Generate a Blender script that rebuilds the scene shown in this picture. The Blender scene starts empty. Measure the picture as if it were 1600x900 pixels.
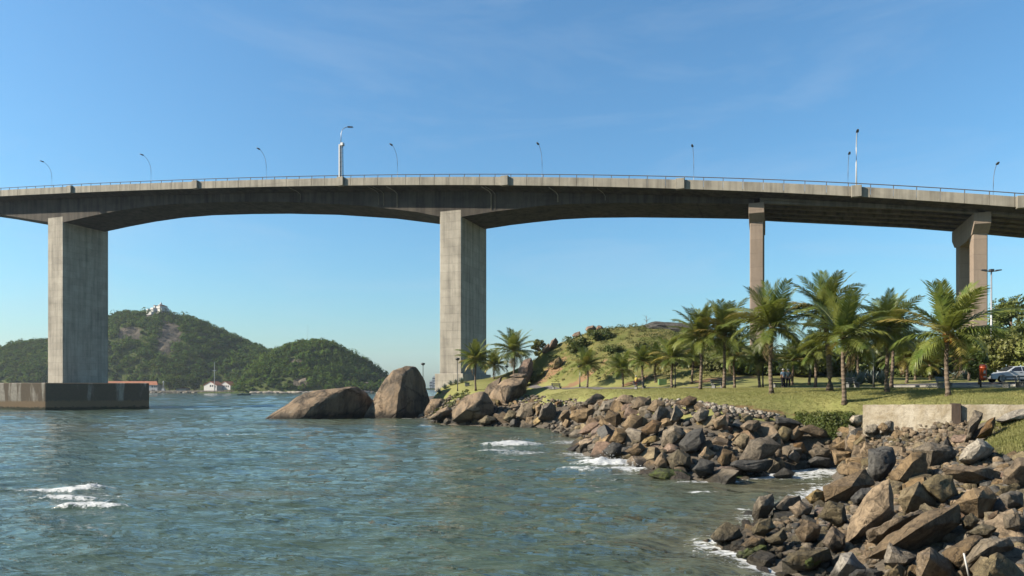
import bpy, bmesh, math, random
import numpy as np
from mathutils import Vector, Matrix, noise as mnoise

random.seed(7)
RNG = np.random.default_rng(11)
S = bpy.context.scene
COL = S.collection
PI = math.pi
rad = math.radians

# ------------------------------------------------------------------ camera
CAM_H = 5.5            # metres above the water
F = 1100.0             # focal length in photo pixels (photo is 1600 x 900)
HORIZON = 605.0
cam_d = bpy.data.cameras.new('camera')
cam_d.sensor_width = 36.0
cam_d.lens = 36.0 * F / 1600.0
cam_d.shift_y = (HORIZON - 450.0) / 1600.0
cam_d.clip_start = 0.1
cam_d.clip_end = 20000.0
cam = bpy.data.objects.new('camera', cam_d)
COL.objects.link(cam)
cam.location = (0, 0, CAM_H)
cam.rotation_euler = (PI / 2, 0, 0)
S.camera = cam

# ------------------------------------------------------------------ sky and sun
SUN_PHI = rad(82)      # heading of the light, clockwise from +Y
SUN_EL = rad(31)
w = bpy.data.worlds.new('World')
S.world = w
w.use_nodes = True
nt = w.node_tree
nt.nodes.clear()
n_out = nt.nodes.new('ShaderNodeOutputWorld')
n_bg = nt.nodes.new('ShaderNodeBackground')
n_sky = nt.nodes.new('ShaderNodeTexSky')
n_sky.sky_type = 'NISHITA'
n_sky.sun_disc = False
n_sky.sun_elevation = SUN_EL
n_sky.sun_rotation = SUN_PHI + PI
n_sky.altitude = 0
n_sky.air_density = 1.35
n_sky.dust_density = 1.0
n_sky.ozone_density = 10.0
# thin high cirrus
n_tc = nt.nodes.new('ShaderNodeTexCoord')
n_map = nt.nodes.new('ShaderNodeMapping')
n_map.inputs['Rotation'].default_value = (0.0, rad(28), rad(20))
n_map.inputs['Scale'].default_value = (1.2, 1.2, 5.0)
n_no = nt.nodes.new('ShaderNodeTexNoise')
n_no.inputs['Scale'].default_value = 2.2
n_no.inputs['Detail'].default_value = 7
n_no.inputs['Roughness'].default_value = 0.62
n_no.inputs['Distortion'].default_value = 0.5
n_cr = nt.nodes.new('ShaderNodeMapRange')
n_cr.inputs['From Min'].default_value = 0.47
n_cr.inputs['From Max'].default_value = 0.85
n_cr.inputs['To Min'].default_value = 0.0
n_cr.inputs['To Max'].default_value = 0.28
n_mx = nt.nodes.new('ShaderNodeMix')
n_mx.data_type = 'RGBA'
n_mx.inputs['B'].default_value = (3.0, 3.6, 4.3, 1)
L = nt.links.new
L(n_tc.outputs['Generated'], n_map.inputs['Vector'])
L(n_map.outputs['Vector'], n_no.inputs['Vector'])
L(n_no.outputs['Fac'], n_cr.inputs['Value'])
L(n_cr.outputs['Result'], n_mx.inputs['Factor'])
n_wb = nt.nodes.new('ShaderNodeMix'); n_wb.data_type = 'RGBA'; n_wb.blend_type = 'MULTIPLY'; n_wb.inputs['Factor'].default_value = 1.0
n_wb.inputs['B'].default_value = (0.93, 1.04, 0.93, 1)      # white balance of the photograph
L(n_sky.outputs['Color'], n_wb.inputs['A'])
L(n_wb.outputs['Result'], n_mx.inputs['A'])
L(n_mx.outputs['Result'], n_bg.inputs['Color'])
n_bg.inputs['Strength'].default_value = 0.078
L(n_bg.outputs['Background'], n_out.inputs['Surface'])

sun_d = bpy.data.lights.new('sun', 'SUN')
sun_d.energy = 4.8
sun_d.angle = rad(0.5)
sun_d.color = (1.0, 0.89, 0.74)
sun = bpy.data.objects.new('sun', sun_d)
COL.objects.link(sun)
LDIR = Vector((math.sin(SUN_PHI) * math.cos(SUN_EL), math.cos(SUN_PHI) * math.cos(SUN_EL), -math.sin(SUN_EL)))
sun.rotation_euler = LDIR.to_track_quat('-Z', 'Y').to_euler()
sun.location = (-60, -20, 60)

S.view_settings.view_transform = 'Standard'
S.view_settings.look = 'None'
S.view_settings.gamma = 1.0
S.view_settings.exposure = 1.33
S.view_settings.use_curve_mapping = False
S.render.engine = 'CYCLES'
S.cycles.max_bounces = 6
S.cycles.diffuse_bounces = 2
S.cycles.glossy_bounces = 3
S.cycles.transmission_bounces = 3
S.cycles.transparent_max_bounces = 6
S.cycles.volume_bounces = 0
S.cycles.use_denoising = True
S.cycles.caustics_reflective = False
S.cycles.caustics_refractive = False

# ------------------------------------------------------------------ helpers
def P(px, py, d):
    """photo pixel at depth d (metres along +Y) -> world point"""
    return Vector(((px - 800.0) / F * d, d, CAM_H - (py - HORIZON) / F * d))

def X(px, d):
    return (px - 800.0) / F * d

def Zp(py, d):
    return CAM_H - (py - HORIZON) / F * d

def tag(o, label=None, cat=None, group=None, kind=None):
    if label: o['label'] = label
    if cat: o['category'] = cat
    if group: o['group'] = group
    if kind: o['kind'] = kind
    return o

def empty(name, loc=(0, 0, 0), rz=0.0, parent=None):
    o = bpy.data.objects.new(name, None)
    COL.objects.link(o)
    o.location = loc
    o.rotation_euler = (0, 0, rz)
    o.empty_display_size = 0.3
    if parent: o.parent = parent
    return o

def link(name, me, mat=None, parent=None, loc=None):
    if mat is not None and len(me.materials) == 0:
        me.materials.append(mat)
    o = bpy.data.objects.new(name, me)
    COL.objects.link(o)
    if parent: o.parent = parent
    if loc is not None: o.location = loc
    return o

class MB:
    """mesh collector"""
    def __init__(self):
        self.v = []; self.f = []
    def quad(self, a, b, c, d):
        n = len(self.v); self.v += [tuple(a), tuple(b), tuple(c), tuple(d)]; self.f.append((n, n+1, n+2, n+3)); return self
    def tri(self, a, b, c):
        n = len(self.v); self.v += [tuple(a), tuple(b), tuple(c)]; self.f.append((n, n+1, n+2)); return self
    def hexa(self, p):
        """8 points: bottom 0-3 (ccw), top 4-7"""
        n = len(self.v); self.v += [tuple(q) for q in p]
        for f in ((3,2,1,0),(4,5,6,7),(0,1,5,4),(1,2,6,5),(2,3,7,6),(3,0,4,7)):
            self.f.append(tuple(n+i for i in f))
        return self
    def box(self, x0, x1, y0, y1, z0, z1):
        return self.hexa([(x0,y0,z0),(x1,y0,z0),(x1,y1,z0),(x0,y1,z0),(x0,y0,z1),(x1,y0,z1),(x1,y1,z1),(x0,y1,z1)])
    def prism(self, pts, z0, z1):
        n = len(self.v); k = len(pts)
        self.v += [(x, y, z0) for x, y in pts] + [(x, y, z1) for x, y in pts]
        self.f.append(tuple(n+i for i in reversed(range(k))))
        self.f.append(tuple(n+k+i for i in range(k)))
        for i in range(k):
            j = (i+1) % k
            self.f.append((n+i, n+j, n+k+j, n+k+i))
        return self
    def tube(self, path, radii, seg=8, cap=True):
        path = [Vector(p) for p in path]
        if not hasattr(radii, '__len__'): radii = [radii] * len(path)
        n0 = len(self.v)
        for i, p in enumerate(path):
            if i == 0: d = path[1] - path[0]
            elif i == len(path)-1: d = path[-1] - path[-2]
            else: d = path[i+1] - path[i-1]
            d = d.normalized()
            a = d.cross(Vector((0, 0, 1)))
            if a.length < 1e-3: a = Vector((1, 0, 0))
            a.normalize(); b = d.cross(a)
            for k in range(seg):
                t = 2*PI*k/seg
                q = p + (a*math.cos(t) + b*math.sin(t)) * radii[i]
                self.v.append(tuple(q))
        for i in range(len(path)-1):
            for k in range(seg):
                k2 = (k+1) % seg
                self.f.append((n0+i*seg+k, n0+i*seg+k2, n0+(i+1)*seg+k2, n0+(i+1)*seg+k))
        if cap:
            self.f.append(tuple(n0+k for k in reversed(range(seg))))
            self.f.append(tuple(n0+(len(path)-1)*seg+k for k in range(seg)))
        return self
    def lathe(self, prof, seg=12, c=(0, 0, 0)):
        n0 = len(self.v)
        for r, z in prof:
            for k in range(seg):
                t = 2*PI*k/seg
                self.v.append((c[0]+r*math.cos(t), c[1]+r*math.sin(t), c[2]+z))
        for i in range(len(prof)-1):
            for k in range(seg):
                k2 = (k+1) % seg
                self.f.append((n0+i*seg+k, n0+i*seg+k2, n0+(i+1)*seg+k2, n0+(i+1)*seg+k))
        self.f.append(tuple(n0+k for k in reversed(range(seg))))
        self.f.append(tuple(n0+(len(prof)-1)*seg+k for k in range(seg)))
        return self
    def xf(self, M):
        self.v = [tuple(M @ Vector(q)) for q in self.v]; return self
    def mesh(self, name, smooth=False):
        me = bpy.data.meshes.new(name)
        me.from_pydata(self.v, [], self.f)
        me.update()
        if smooth:
            me.polygons.foreach_set('use_smooth', [True]*len(me.polygons))
        return me
    def build(self, name, mat, parent=None, smooth=False, loc=None, bevel=0.0, fix=False):
        me = self.mesh(name, smooth)
        if bevel or fix:
            bm = bmesh.new(); bm.from_mesh(me)
            bmesh.ops.remove_doubles(bm, verts=bm.verts, dist=1e-5)
            bmesh.ops.recalc_face_normals(bm, faces=bm.faces)
            if bevel:
                bmesh.ops.bevel(bm, geom=[e for e in bm.edges], offset=bevel, segments=1, affect='EDGES', clamp_overlap=True)
            bm.to_mesh(me); bm.free()
        return link(name, me, mat, parent, loc)

def np_mesh(name, V, Fq, mat=None, smooth=False):
    """V (n,3) float array, Fq (m,k) int array"""
    me = bpy.data.meshes.new(name)
    V = np.asarray(V, dtype=np.float32); Fq = np.asarray(Fq, dtype=np.int32)
    m, k = Fq.shape
    me.vertices.add(len(V)); me.vertices.foreach_set('co', V.ravel())
    me.loops.add(m*k); me.loops.foreach_set('vertex_index', Fq.ravel())
    me.polygons.add(m)
    me.polygons.foreach_set('loop_start', np.arange(0, m*k, k, dtype=np.int32))
    me.polygons.foreach_set('loop_total', np.full(m, k, dtype=np.int32))
    if smooth: me.polygons.foreach_set('use_smooth', np.ones(m, dtype=bool))
    me.update(calc_edges=True)
    if mat: me.materials.append(mat)
    return me

def vattr(me, name, arr):
    a = me.attributes.new(name, 'FLOAT', 'POINT')
    a.data.foreach_set('value', np.asarray(arr, dtype=np.float32).ravel())

# value noise on numpy arrays
def vnoise(x, y, seed=0):
    xi = np.floor(x).astype(np.int64); yi = np.floor(y).astype(np.int64)
    xf = x - xi; yf = y - yi
    def h(a, b):
        n = (a * 374761393 + b * 668265263 + seed * 1442695041) & 0xFFFFFFFF
        n = ((n ^ (n >> 13)) * 1274126177) & 0xFFFFFFFF
        return ((n ^ (n >> 16)) & 0xFFFFFFFF) / 4294967295.0
    u = xf*xf*(3-2*xf); v = yf*yf*(3-2*yf)
    return (h(xi, yi)*(1-u) + h(xi+1, yi)*u)*(1-v) + (h(xi, yi+1)*(1-u) + h(xi+1, yi+1)*u)*v

def fbm(x, y, seed=0, oct=4):
    s = 0; a = 0.5; t = 0
    for i in range(oct):
        s = s + a * vnoise(x*2**i, y*2**i, seed+i*17); t += a; a *= 0.5
    return s / t

# ------------------------------------------------------------------ materials
ALB = 0.52     # overall albedo level for the colours below
class NB:
    """tiny node builder"""
    def __init__(self, name):
        self.m = bpy.data.materials.new(name); self.m.use_nodes = True
        self.t = self.m.node_tree; self.t.nodes.clear()
        self.out = self.t.nodes.new('ShaderNodeOutputMaterial')
    def n(self, kind, **kw):
        nd = self.t.nodes.new(kind)
        for k, v in kw.items():
            if k.startswith('_'): setattr(nd, k[1:], v)
            else:
                key = k.replace('__', ' ')
                nd.inputs[key].default_value = v
        return nd
    def l(self, a, b): self.t.links.new(a, b)
    def pos(self): return self.n('ShaderNodeNewGeometry').outputs['Position']
    def objc(self): return self.n('ShaderNodeTexCoord').outputs['Object']
    def scale(self, vec, s):
        m = self.n('ShaderNodeMapping'); m.inputs['Scale'].default_value = s; self.l(vec, m.inputs['Vector']); return m.outputs['Vector']
    def noise(self, vec, sc, det=4, ro=0.55, dist=0.0):
        k = self.n('ShaderNodeTexNoise', Scale=sc, Detail=det, Roughness=ro, Distortion=dist)
        self.l(vec, k.inputs['Vector']); return k.outputs['Fac']
    def rng(self, v, a, b, c=0.0, d=1.0, smooth=False):
        k = self.n('ShaderNodeMapRange')
        if smooth: k.interpolation_type = 'SMOOTHSTEP'
        for nm, x in (('From Min', a), ('From Max', b), ('To Min', c), ('To Max', d)): k.inputs[nm].default_value = x
        self.l(v, k.inputs['Value']); return k.outputs['Result']
    def mix(self, f, a, b, mode='MIX'):
        k = self.n('ShaderNodeMix'); k.data_type = 'RGBA'; k.blend_type = mode
        for s, v in (('Factor', f), ('A', a), ('B', b)):
            if isinstance(v, (int, float)): k.inputs[s].default_value = v
            elif isinstance(v, tuple): k.inputs[s].default_value = (v[0]*ALB, v[1]*ALB, v[2]*ALB, 1)
            else: self.l(v, k.inputs[s])
        return k.outputs['Result']
    def math(self, op, a, b=0.0):
        k = self.n('ShaderNodeMath', _operation=op)
        for i, v in enumerate((a, b)):
            if isinstance(v, (int, float)): k.inputs[i].default_value = v
            else: self.l(v, k.inputs[i])
        return k.outputs[0]
    def attr(self, name):
        k = self.n('ShaderNodeAttribute'); k.attribute_name = name; return k.outputs['Fac']
    def rnd(self): return self.n('ShaderNodeObjectInfo').outputs['Random']
    def bump(self, h, st=0.3, dist=0.1):
        k = self.n('ShaderNodeBump', Strength=st, Distance=dist); self.l(h, k.inputs['Height']); return k.outputs['Normal']
    def sep(self, v):
        k = self.n('ShaderNodeSeparateXYZ'); self.l(v, k.inputs[0]); return k.outputs
    def hsv(self, c, h=None, s=None, v=None):
        k = self.n('ShaderNodeHueSaturation')
        for nm, x in (('Hue', h), ('Saturation', s), ('Value', v)):
            if x is None: continue
            if isinstance(x, (int, float)): k.inputs[nm].default_value = x
            else: self.l(x, k.inputs[nm])
        self.l(c, k.inputs['Color']); return k.outputs['Color']
    def done(self, color, rough=0.8, normal=None, metal=0.0, spec=0.3, **kw):
        b = self.n('ShaderNodeBsdfPrincipled')
        for s, v in (('Base Color', color), ('Roughness', rough), ('Metallic', metal), ('Specular IOR Level', spec)):
            if isinstance(v, tuple): b.inputs[s].default_value = (*v[:3], 1)
            elif isinstance(v, (int, float)): b.inputs[s].default_value = v
            else: self.l(v, b.inputs[s])
        for k, v in kw.items(): b.inputs[k.replace('__', ' ')].default_value = v
        if normal is not None: self.l(normal, b.inputs['Normal'])
        self.l(b.outputs[0], self.out.inputs['Surface'])
        return self.m

def simple(name, col, rough=0.6, metal=0.0, spec=0.4, var=0.15, sc=6.0, bump=0.0):
    b = NB(name); o = b.objc()
    f = b.noise(o, sc, 5, 0.6)
    c = b.mix(b.rng(f, 0.3, 0.7), tuple(x*(1-var) for x in col), tuple(min(1, x*(1+var)) for x in col))
    nm = b.bump(b.noise(o, sc*3, 4), bump, 0.05) if bump else None
    return b.done(c, rough, nm, metal, spec)

def concrete(name, base, dark, brick=(4.2, 1.7), streak=0.55, mottle=0.8):
    """board-marked concrete: pour lines, vertical run-off streaks, grey blotches"""
    b = NB(name); o = b.objc(); x, y, z = b.sep(o)
    cmb = b.n('ShaderNodeCombineXYZ')
    b.l(b.math('ADD', x, y), cmb.inputs[0]); b.l(z, cmb.inputs[1])
    br = b.n('ShaderNodeTexBrick', Scale=1.0, Mortar__Size=0.022, Mortar__Smooth=0.4, Brick__Width=brick[0], Row__Height=brick[1], Bias=-0.2)
    br.inputs['Color1'].default_value = (0.35, 0.35, 0.35, 1); br.inputs['Color2'].default_value = (0.65, 0.65, 0.65, 1)
    b.l(cmb.outputs[0], br.inputs['Vector'])
    blot = b.noise(o, 0.28, 6, 0.65, 0.4)
    fine = b.noise(o, 2.6, 6, 0.7)
    st = b.noise(b.scale(o, (0.9, 0.9, 0.055)), 1.0, 5, 0.65)
    f1 = b.math('ADD', b.math('MULTIPLY', b.rng(blot, 0.35, 0.75), 0.6), b.math('MULTIPLY', b.rng(st, 0.42, 0.72), streak))
    c = b.mix(b.math('MULTIPLY', f1, mottle), base, dark)
    c = b.mix(b.math('MULTIPLY', b.rng(fine, 0.35, 0.75), 0.3), c, tuple(v*0.6 for v in base))
    c = b.mix(0.24, c, br.outputs['Color'], 'OVERLAY')
    c = b.mix(b.math('MULTIPLY', b.math('MULTIPLY', br.outputs['Fac'], b.rng(blot, 0.3, 0.6, 0.15, 1)), 0.42), c, tuple(v*0.55 for v in dark))
    hgt = b.math('SUBTRACT', b.math('MULTIPLY', fine, 0.4), br.outputs['Fac'])
    return b.done(c, 0.92, b.bump(hgt, 0.5, 0.06), 0, 0.2)

CONC_PIER = concrete('pier_concrete', (0.72, 0.65, 0.53), (0.25, 0.225, 0.185), (4.2, 1.7), 0.75, 0.85)
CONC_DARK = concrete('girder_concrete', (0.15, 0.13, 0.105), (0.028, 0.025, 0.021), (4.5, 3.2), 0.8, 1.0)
CONC_PAR = concrete('parapet_concrete', (0.55, 0.505, 0.41), (0.20, 0.18, 0.145), (50, 50), 0.8, 0.85)
CONC_RED = concrete('approach_pier_concrete', (0.44, 0.345, 0.265), (0.25, 0.20, 0.16), (8, 2.4), 0.7, 0.7)
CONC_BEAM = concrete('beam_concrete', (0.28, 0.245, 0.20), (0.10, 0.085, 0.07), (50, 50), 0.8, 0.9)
def wall_mat():
    b = NB('wall_concrete'); o = b.objc(); z = b.sep(o)[2]
    n1 = b.noise(o, 0.9, 7, 0.68, 0.8); n2 = b.noise(o, 3.5, 6, 0.7, 0.4); n3 = b.noise(b.scale(o, (1, 1, 0.25)), 1.3, 5, 0.6)
    c = b.mix(b.rng(n1, 0.38, 0.62), (0.56, 0.50, 0.39), (0.38, 0.315, 0.215))
    c = b.mix(b.math('MULTIPLY', b.rng(n2, 0.45, 0.7), 0.55), c, (0.22, 0.175, 0.115))
    c = b.mix(b.math('MULTIPLY', b.rng(n3, 0.52, 0.66), 0.5), c, (0.60, 0.55, 0.45))
    low = b.rng(b.math('ADD', z, b.math('MULTIPLY', b.math('SUBTRACT', n1, 0.5), 2.2)), 2.6, 3.3, 1, 0, True)
    c = b.mix(b.math('MULTIPLY', low, 0.7), c, (0.27, 0.205, 0.125))
    return b.done(c, 0.93, b.bump(b.math('ADD', n2, n1), 0.7, 0.12), 0, 0.2)
CONC_WALL = wall_mat()

def plinth_mat():
    b = NB('plinth_concrete'); o = b.objc(); p = b.pos(); z = b.sep(p)[2]
    st = b.noise(b.scale(o, (0.35, 0.35, 0.05)), 1.0, 5, 0.6, 0.3)
    pale = b.rng(st, 0.50, 0.60, 0, 1, True)
    fine = b.noise(o, 1.6, 6, 0.7)
    c = b.mix(pale, (0.16, 0.125, 0.085), (0.46, 0.42, 0.345))
    c = b.mix(b.math('MULTIPLY', b.rng(fine, 0.4, 0.7), 0.5), c, (0.10, 0.08, 0.06))
    zz = b.math('ADD', z, b.math('MULTIPLY', b.math('SUBTRACT', fine, 0.5), 1.6))
    c = b.mix(b.rng(zz, 1.9, 2.4, 1, 0), c, (0.25, 0.175, 0.10))
    c = b.mix(b.rng(zz, 0.5, 0.8, 1, 0), c, (0.035, 0.04, 0.02))
    return b.done(c, 0.9, b.bump(fine, 0.5, 0.1), 0, 0.2)
PLINTH = plinth_mat()

def rock_mat(name, a, c2, spot=0.25):
    b = NB(name); o = b.objc(); p = b.pos(); z = b.sep(p)[2]
    r = b.rnd()
    add = b.n('ShaderNodeVectorMath', _operation='ADD'); b.l(o, add.inputs[0]); b.l(r, add.inputs[1]); v = add.outputs[0]
    big = b.noise(v, 0.9, 5, 0.6, 0.5)
    fine = b.noise(v, 7.0, 7, 0.72)
    grit = b.noise(v, 32.0, 3, 0.6)
    med = b.noise(v, 2.6, 6, 0.68, 0.8)
    vo = b.n('ShaderNodeTexVoronoi', Scale=1.5); vo.feature = 'DISTANCE_TO_EDGE'
    wob = b.n('ShaderNodeVectorMath', _operation='ADD'); b.l(v, wob.inputs[0]); b.l(b.math('MULTIPLY', med, 0.6), wob.inputs[1]); b.l(wob.outputs[0], vo.inputs['Vector'])
    crack = b.math('MULTIPLY', b.rng(vo.outputs['Distance'], 0.0, 0.035, 1, 0), b.rng(big, 0.42, 0.6))
    c = b.mix(b.rng(big, 0.36, 0.66), a, c2)
    c = b.mix(b.math('MULTIPLY', b.rng(med, 0.40, 0.66), 0.62), c, tuple(x*0.42 for x in c2))
    c = b.mix(b.math('MULTIPLY', b.rng(med, 0.56, 0.40), 0.40), c, tuple(min(.8, x*1.5) for x in a))
    c = b.mix(b.math('MULTIPLY', b.rng(fine, 0.45, 0.72), 0.5), c, tuple(x*0.4 for x in c2))
    c = b.mix(b.math('MULTIPLY', crack, 0.6), c, tuple(x*0.2 for x in c2))
    c = b.mix(b.math('MULTIPLY', b.rng(grit, 0.60, 0.72), spot), c, (0.62, 0.56, 0.46))
    c = b.hsv(c, None, b.rng(r, 0, 1, 0.8, 1.15), b.rng(b.math('FRACT', b.math('MULTIPLY', r, 7.31)), 0, 1, 0.72, 1.2))
    # tide line: dark algae film with a ragged upper edge
    ed = b.math('ADD', z, b.math('MULTIPLY', b.math('SUBTRACT', b.noise(p, 1.3, 4), 0.5), 1.1))
    c = b.mix(b.rng(ed, 0.25, 0.75, 0.86, 0.0, True), c, (0.030, 0.026, 0.016))
    hh = b.math('SUBTRACT', b.math('ADD', b.math('ADD', b.math('MULTIPLY', fine, 1.0), b.math('MULTIPLY', med, 2.2)), b.math('MULTIPLY', grit, 0.3)), crack)
    ro = b.rng(ed, 0.1, 0.6, 0.45, 0.9)
    return b.done(c, ro, b.bump(hh, 0.8, 0.10), 0, 0.3)

ROCK = {
 'tan':   rock_mat('tan_rock', (0.4, 0.288, 0.168), (0.288, 0.204, 0.12)),
 'brown': rock_mat('brown_rock', (0.288, 0.204, 0.116), (0.184, 0.128, 0.072)),
 'grey':  rock_mat('grey_rock', (0.304, 0.248, 0.176), (0.2, 0.16, 0.112)),
 'slate': rock_mat('slate_rock', (0.136, 0.128, 0.112), (0.076, 0.072, 0.064), 0.12),
 'yellow':rock_mat('yellow_rock', (0.352, 0.268, 0.136), (0.232, 0.16, 0.076)),
 'rust':  rock_mat('rust_rock', (0.272, 0.168, 0.08), (0.176, 0.108, 0.056)),
 'pale':  rock_mat('pale_rock', (0.55, 0.48, 0.38), (0.38, 0.33, 0.26)),
 'pink':  rock_mat('pink_rock', (0.336, 0.228, 0.16), (0.216, 0.152, 0.112)),
 'olive': rock_mat('olive_rock', (0.24, 0.188, 0.096), (0.136, 0.104, 0.056)),
}

def boulder_mat():
    b = NB('granite_boulder'); o = b.objc(); p = b.pos(); z = b.sep(p)[2]
    big = b.noise(o, 0.22, 6, 0.62, 0.5)
    st = b.noise(b.scale(p, (0.55, 0.55, 0.07)), 1.0, 5, 0.6)
    fine = b.noise(o, 2.4, 7, 0.7)
    c = b.mix(b.rng(big, 0.35, 0.65), (0.44, 0.31, 0.19), (0.34, 0.255, 0.165))
    c = b.mix(b.math('MULTIPLY', b.rng(st, 0.46, 0.60), 0.78), c, (0.13, 0.105, 0.078))
    vo = b.n('ShaderNodeTexVoronoi', Scale=0.16); vo.feature = 'DISTANCE_TO_EDGE'
    wob = b.n('ShaderNodeVectorMath', _operation='ADD'); b.l(o, wob.inputs[0]); b.l(b.math('MULTIPLY', fine, 3.0), wob.inputs[1]); b.l(wob.outputs[0], vo.inputs['Vector'])
    crack = b.rng(vo.outputs['Distance'], 0.0, 0.022, 1, 0)
    c = b.mix(b.math('MULTIPLY', crack, 0.7), c, (0.06, 0.048, 0.036))
    lich = b.noise(o, 0.9, 7, 0.75, 0.3)
    c = b.mix(b.math('MULTIPLY', b.rng(lich, 0.56, 0.66), 0.45), c, (0.50, 0.42, 0.31))
    c = b.mix(b.math('MULTIPLY', b.rng(lich, 0.44, 0.34), 0.45), c, (0.17, 0.13, 0.09))
    c = b.mix(b.math('MULTIPLY', b.rng(fine, 0.45, 0.75), 0.4), c, (0.16, 0.12, 0.085))
    ed = b.math('ADD', z, b.math('MULTIPLY', b.math('SUBTRACT', b.noise(p, 0.4, 5), 0.5), 2.4))
    c = b.mix(b.rng(ed, 0.7, 1.6, 0.88, 0.0, True), c, (0.035, 0.030, 0.020))
    return b.done(c, 0.88, b.bump(b.math('SUBTRACT', b.math('ADD', fine, b.math('MULTIPLY', lich, 1.5)), b.math('MULTIPLY', crack, 1.5)), 0.8, 0.4), 0, 0.25)
BOULDER = boulder_mat()

def moss_mat():
    b = NB('green_algae'); o = b.pos()
    f = b.noise(o, 2.6, 7, 0.75)
    c = b.mix(b.rng(f, 0.42, 0.66), (0.035, 0.036, 0.016), (0.13, 0.165, 0.028))
    return b.done(c, 0.7, b.bump(f, 0.8, 0.15), 0, 0.3)
MOSS = moss_mat()

def leaf_mat(name, a, b_, trans=0.35, sc=0.5, rnd=0.25, rough=0.55, spec=0.35):
    b = NB(name); p = b.pos(); r = b.rnd()
    f = b.noise(p, sc, 4, 0.6)
    c = b.mix(b.rng(f, 0.35, 0.65), a, b_)
    c = b.hsv(c, b.rng(r, 0, 1, 0.5-0.02*rnd*4, 0.5+0.012*rnd*4), None, b.rng(b.math('FRACT', b.math('MULTIPLY', r, 5.7)), 0, 1, 1-rnd, 1+rnd))
    d = b.n('ShaderNodeBsdfPrincipled'); b.l(c, d.inputs['Base Color']); d.inputs['Roughness'].default_value = rough
    d.inputs['Specular IOR Level'].default_value = spec
    t = b.n('ShaderNodeBsdfTranslucent')
    tc = b.mix(0.5, c, (0.30, 0.32, 0.04)); b.l(tc, t.inputs['Color'])
    m = b.n('ShaderNodeMixShader'); m.inputs[0].default_value = trans
    b.l(d.outputs[0], m.inputs[1]); b.l(t.outputs[0], m.inputs[2]); b.l(m.outputs[0], b.out.inputs['Surface'])
    return b.m

LEAF_PALM = leaf_mat('palm_leaf', (0.120, 0.185, 0.032), (0.29, 0.325, 0.08), 0.38, 0.8, 0.22, 0.42)
LEAF_PALM_Y = leaf_mat('palm_leaf_yellowing', (0.46, 0.37, 0.08), (0.36, 0.32, 0.08), 0.3, 0.8, 0.2, 0.5)
LEAF_DRY = leaf_mat('palm_leaf_dry', (0.22, 0.15, 0.07), (0.14, 0.095, 0.045), 0.15, 0.8, 0.2, 0.8)
LEAF_TREE = leaf_mat('broad_leaf', (0.08, 0.13, 0.022), (0.17, 0.21, 0.042), 0.3, 0.6, 0.2)
LEAF_LIGHT = leaf_mat('light_leaf', (0.18, 0.23, 0.045), (0.31, 0.33, 0.09), 0.35, 0.6, 0.2)
LEAF_SCRUB = leaf_mat('scrub_leaf', (0.23, 0.22, 0.065), (0.13, 0.17, 0.04), 0.25, 0.25, 0.2, 0.7)
LEAF_FOREST = leaf_mat('forest_leaf', (0.048, 0.115, 0.020), (0.112, 0.190, 0.034), 0.25, 0.045, 0.1, 0.9, 0.05)
LEAF_GRASS = leaf_mat('grass_blade', (0.40, 0.37, 0.13), (0.28, 0.29, 0.085), 0.3, 0.35, 0.1, 0.7)
LEAF_CREEP = leaf_mat('creeper_leaf', (0.09, 0.13, 0.02), (0.15, 0.17, 0.035), 0.3, 1.5, 0.1)
AGAVE = leaf_mat('agave_leaf', (0.20, 0.26, 0.22), (0.28, 0.34, 0.30), 0.1, 1.0, 0.1, 0.5)

def trunk_mat(name, a, c2, ring=9.0):
    b = NB(name); o = b.objc(); z = b.sep(o)[2]
    wv = b.math('SINE', b.math('MULTIPLY', b.math('ADD', z, b.math('MULTIPLY', b.noise(o, 3.0), 0.25)), ring*2.2))
    f = b.noise(o, 7, 5, 0.7)
    c = b.mix(b.rng(f, 0.3, 0.7), a, c2)
    c = b.mix(b.math('MULTIPLY', b.rng(wv, 0.5, 1.0), 0.45), c, tuple(x*0.5 for x in c2))
    return b.done(c, 0.9, b.bump(b.math('ADD', wv, f), 0.5, 0.04), 0, 0.2)
TRUNK_PALM = trunk_mat('palm_trunk', (0.27, 0.21, 0.155), (0.17, 0.125, 0.09))
BARK = trunk_mat('bark', (0.15, 0.115, 0.085), (0.085, 0.065, 0.05), 1.0)

WHITE = simple('white_paint', (0.72, 0.70, 0.66), 0.7, 0, 0.3, 0.1, 0.8)
CITYW = simple('city_white', (0.55, 0.56, 0.58), 0.8, 0, 0.2, 0.12, 0.05)
ROOF = simple('roof_tile', (0.42, 0.17, 0.085), 0.85, 0, 0.2, 0.25, 0.6)
GLASS = simple('dark_window', (0.03, 0.035, 0.045), 0.15, 0, 0.6, 0.2, 1.0)
GALV = simple('galvanised_steel', (0.46, 0.47, 0.48), 0.45, 0.4, 0.5, 0.1, 4)
WHITEMETAL = simple('white_metal', (0.74, 0.74, 0.72), 0.45, 0.0, 0.5, 0.08, 4)
LAMPGREY = simple('lamp_head_grey', (0.085, 0.085, 0.085), 0.5, 0.2, 0.4, 0.1, 4)
RAILM = simple('rail_steel', (0.16, 0.15, 0.135), 0.8, 0.0, 0.15, 0.15, 4)
DARKPOST = simple('dark_post', (0.03, 0.035, 0.03), 0.5, 0.0, 0.4, 0.15, 4)
BENCHC = simple('bench_concrete', (0.24, 0.24, 0.225), 0.9, 0, 0.2, 0.2, 5, 0.2)
BINO = simple('orange_plastic', (0.52, 0.085, 0.018), 0.4, 0, 0.5, 0.12, 4)
BINW = simple('bin_sticker', (0.62, 0.58, 0.52), 0.5, 0, 0.4, 0.1, 12)
GREENBOX = simple('green_box_paint', (0.20, 0.33, 0.13), 0.6, 0, 0.3, 0.12, 2)
BLACK = simple('rubber', (0.018, 0.018, 0.018), 0.8, 0, 0.3, 0.2, 8)
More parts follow.
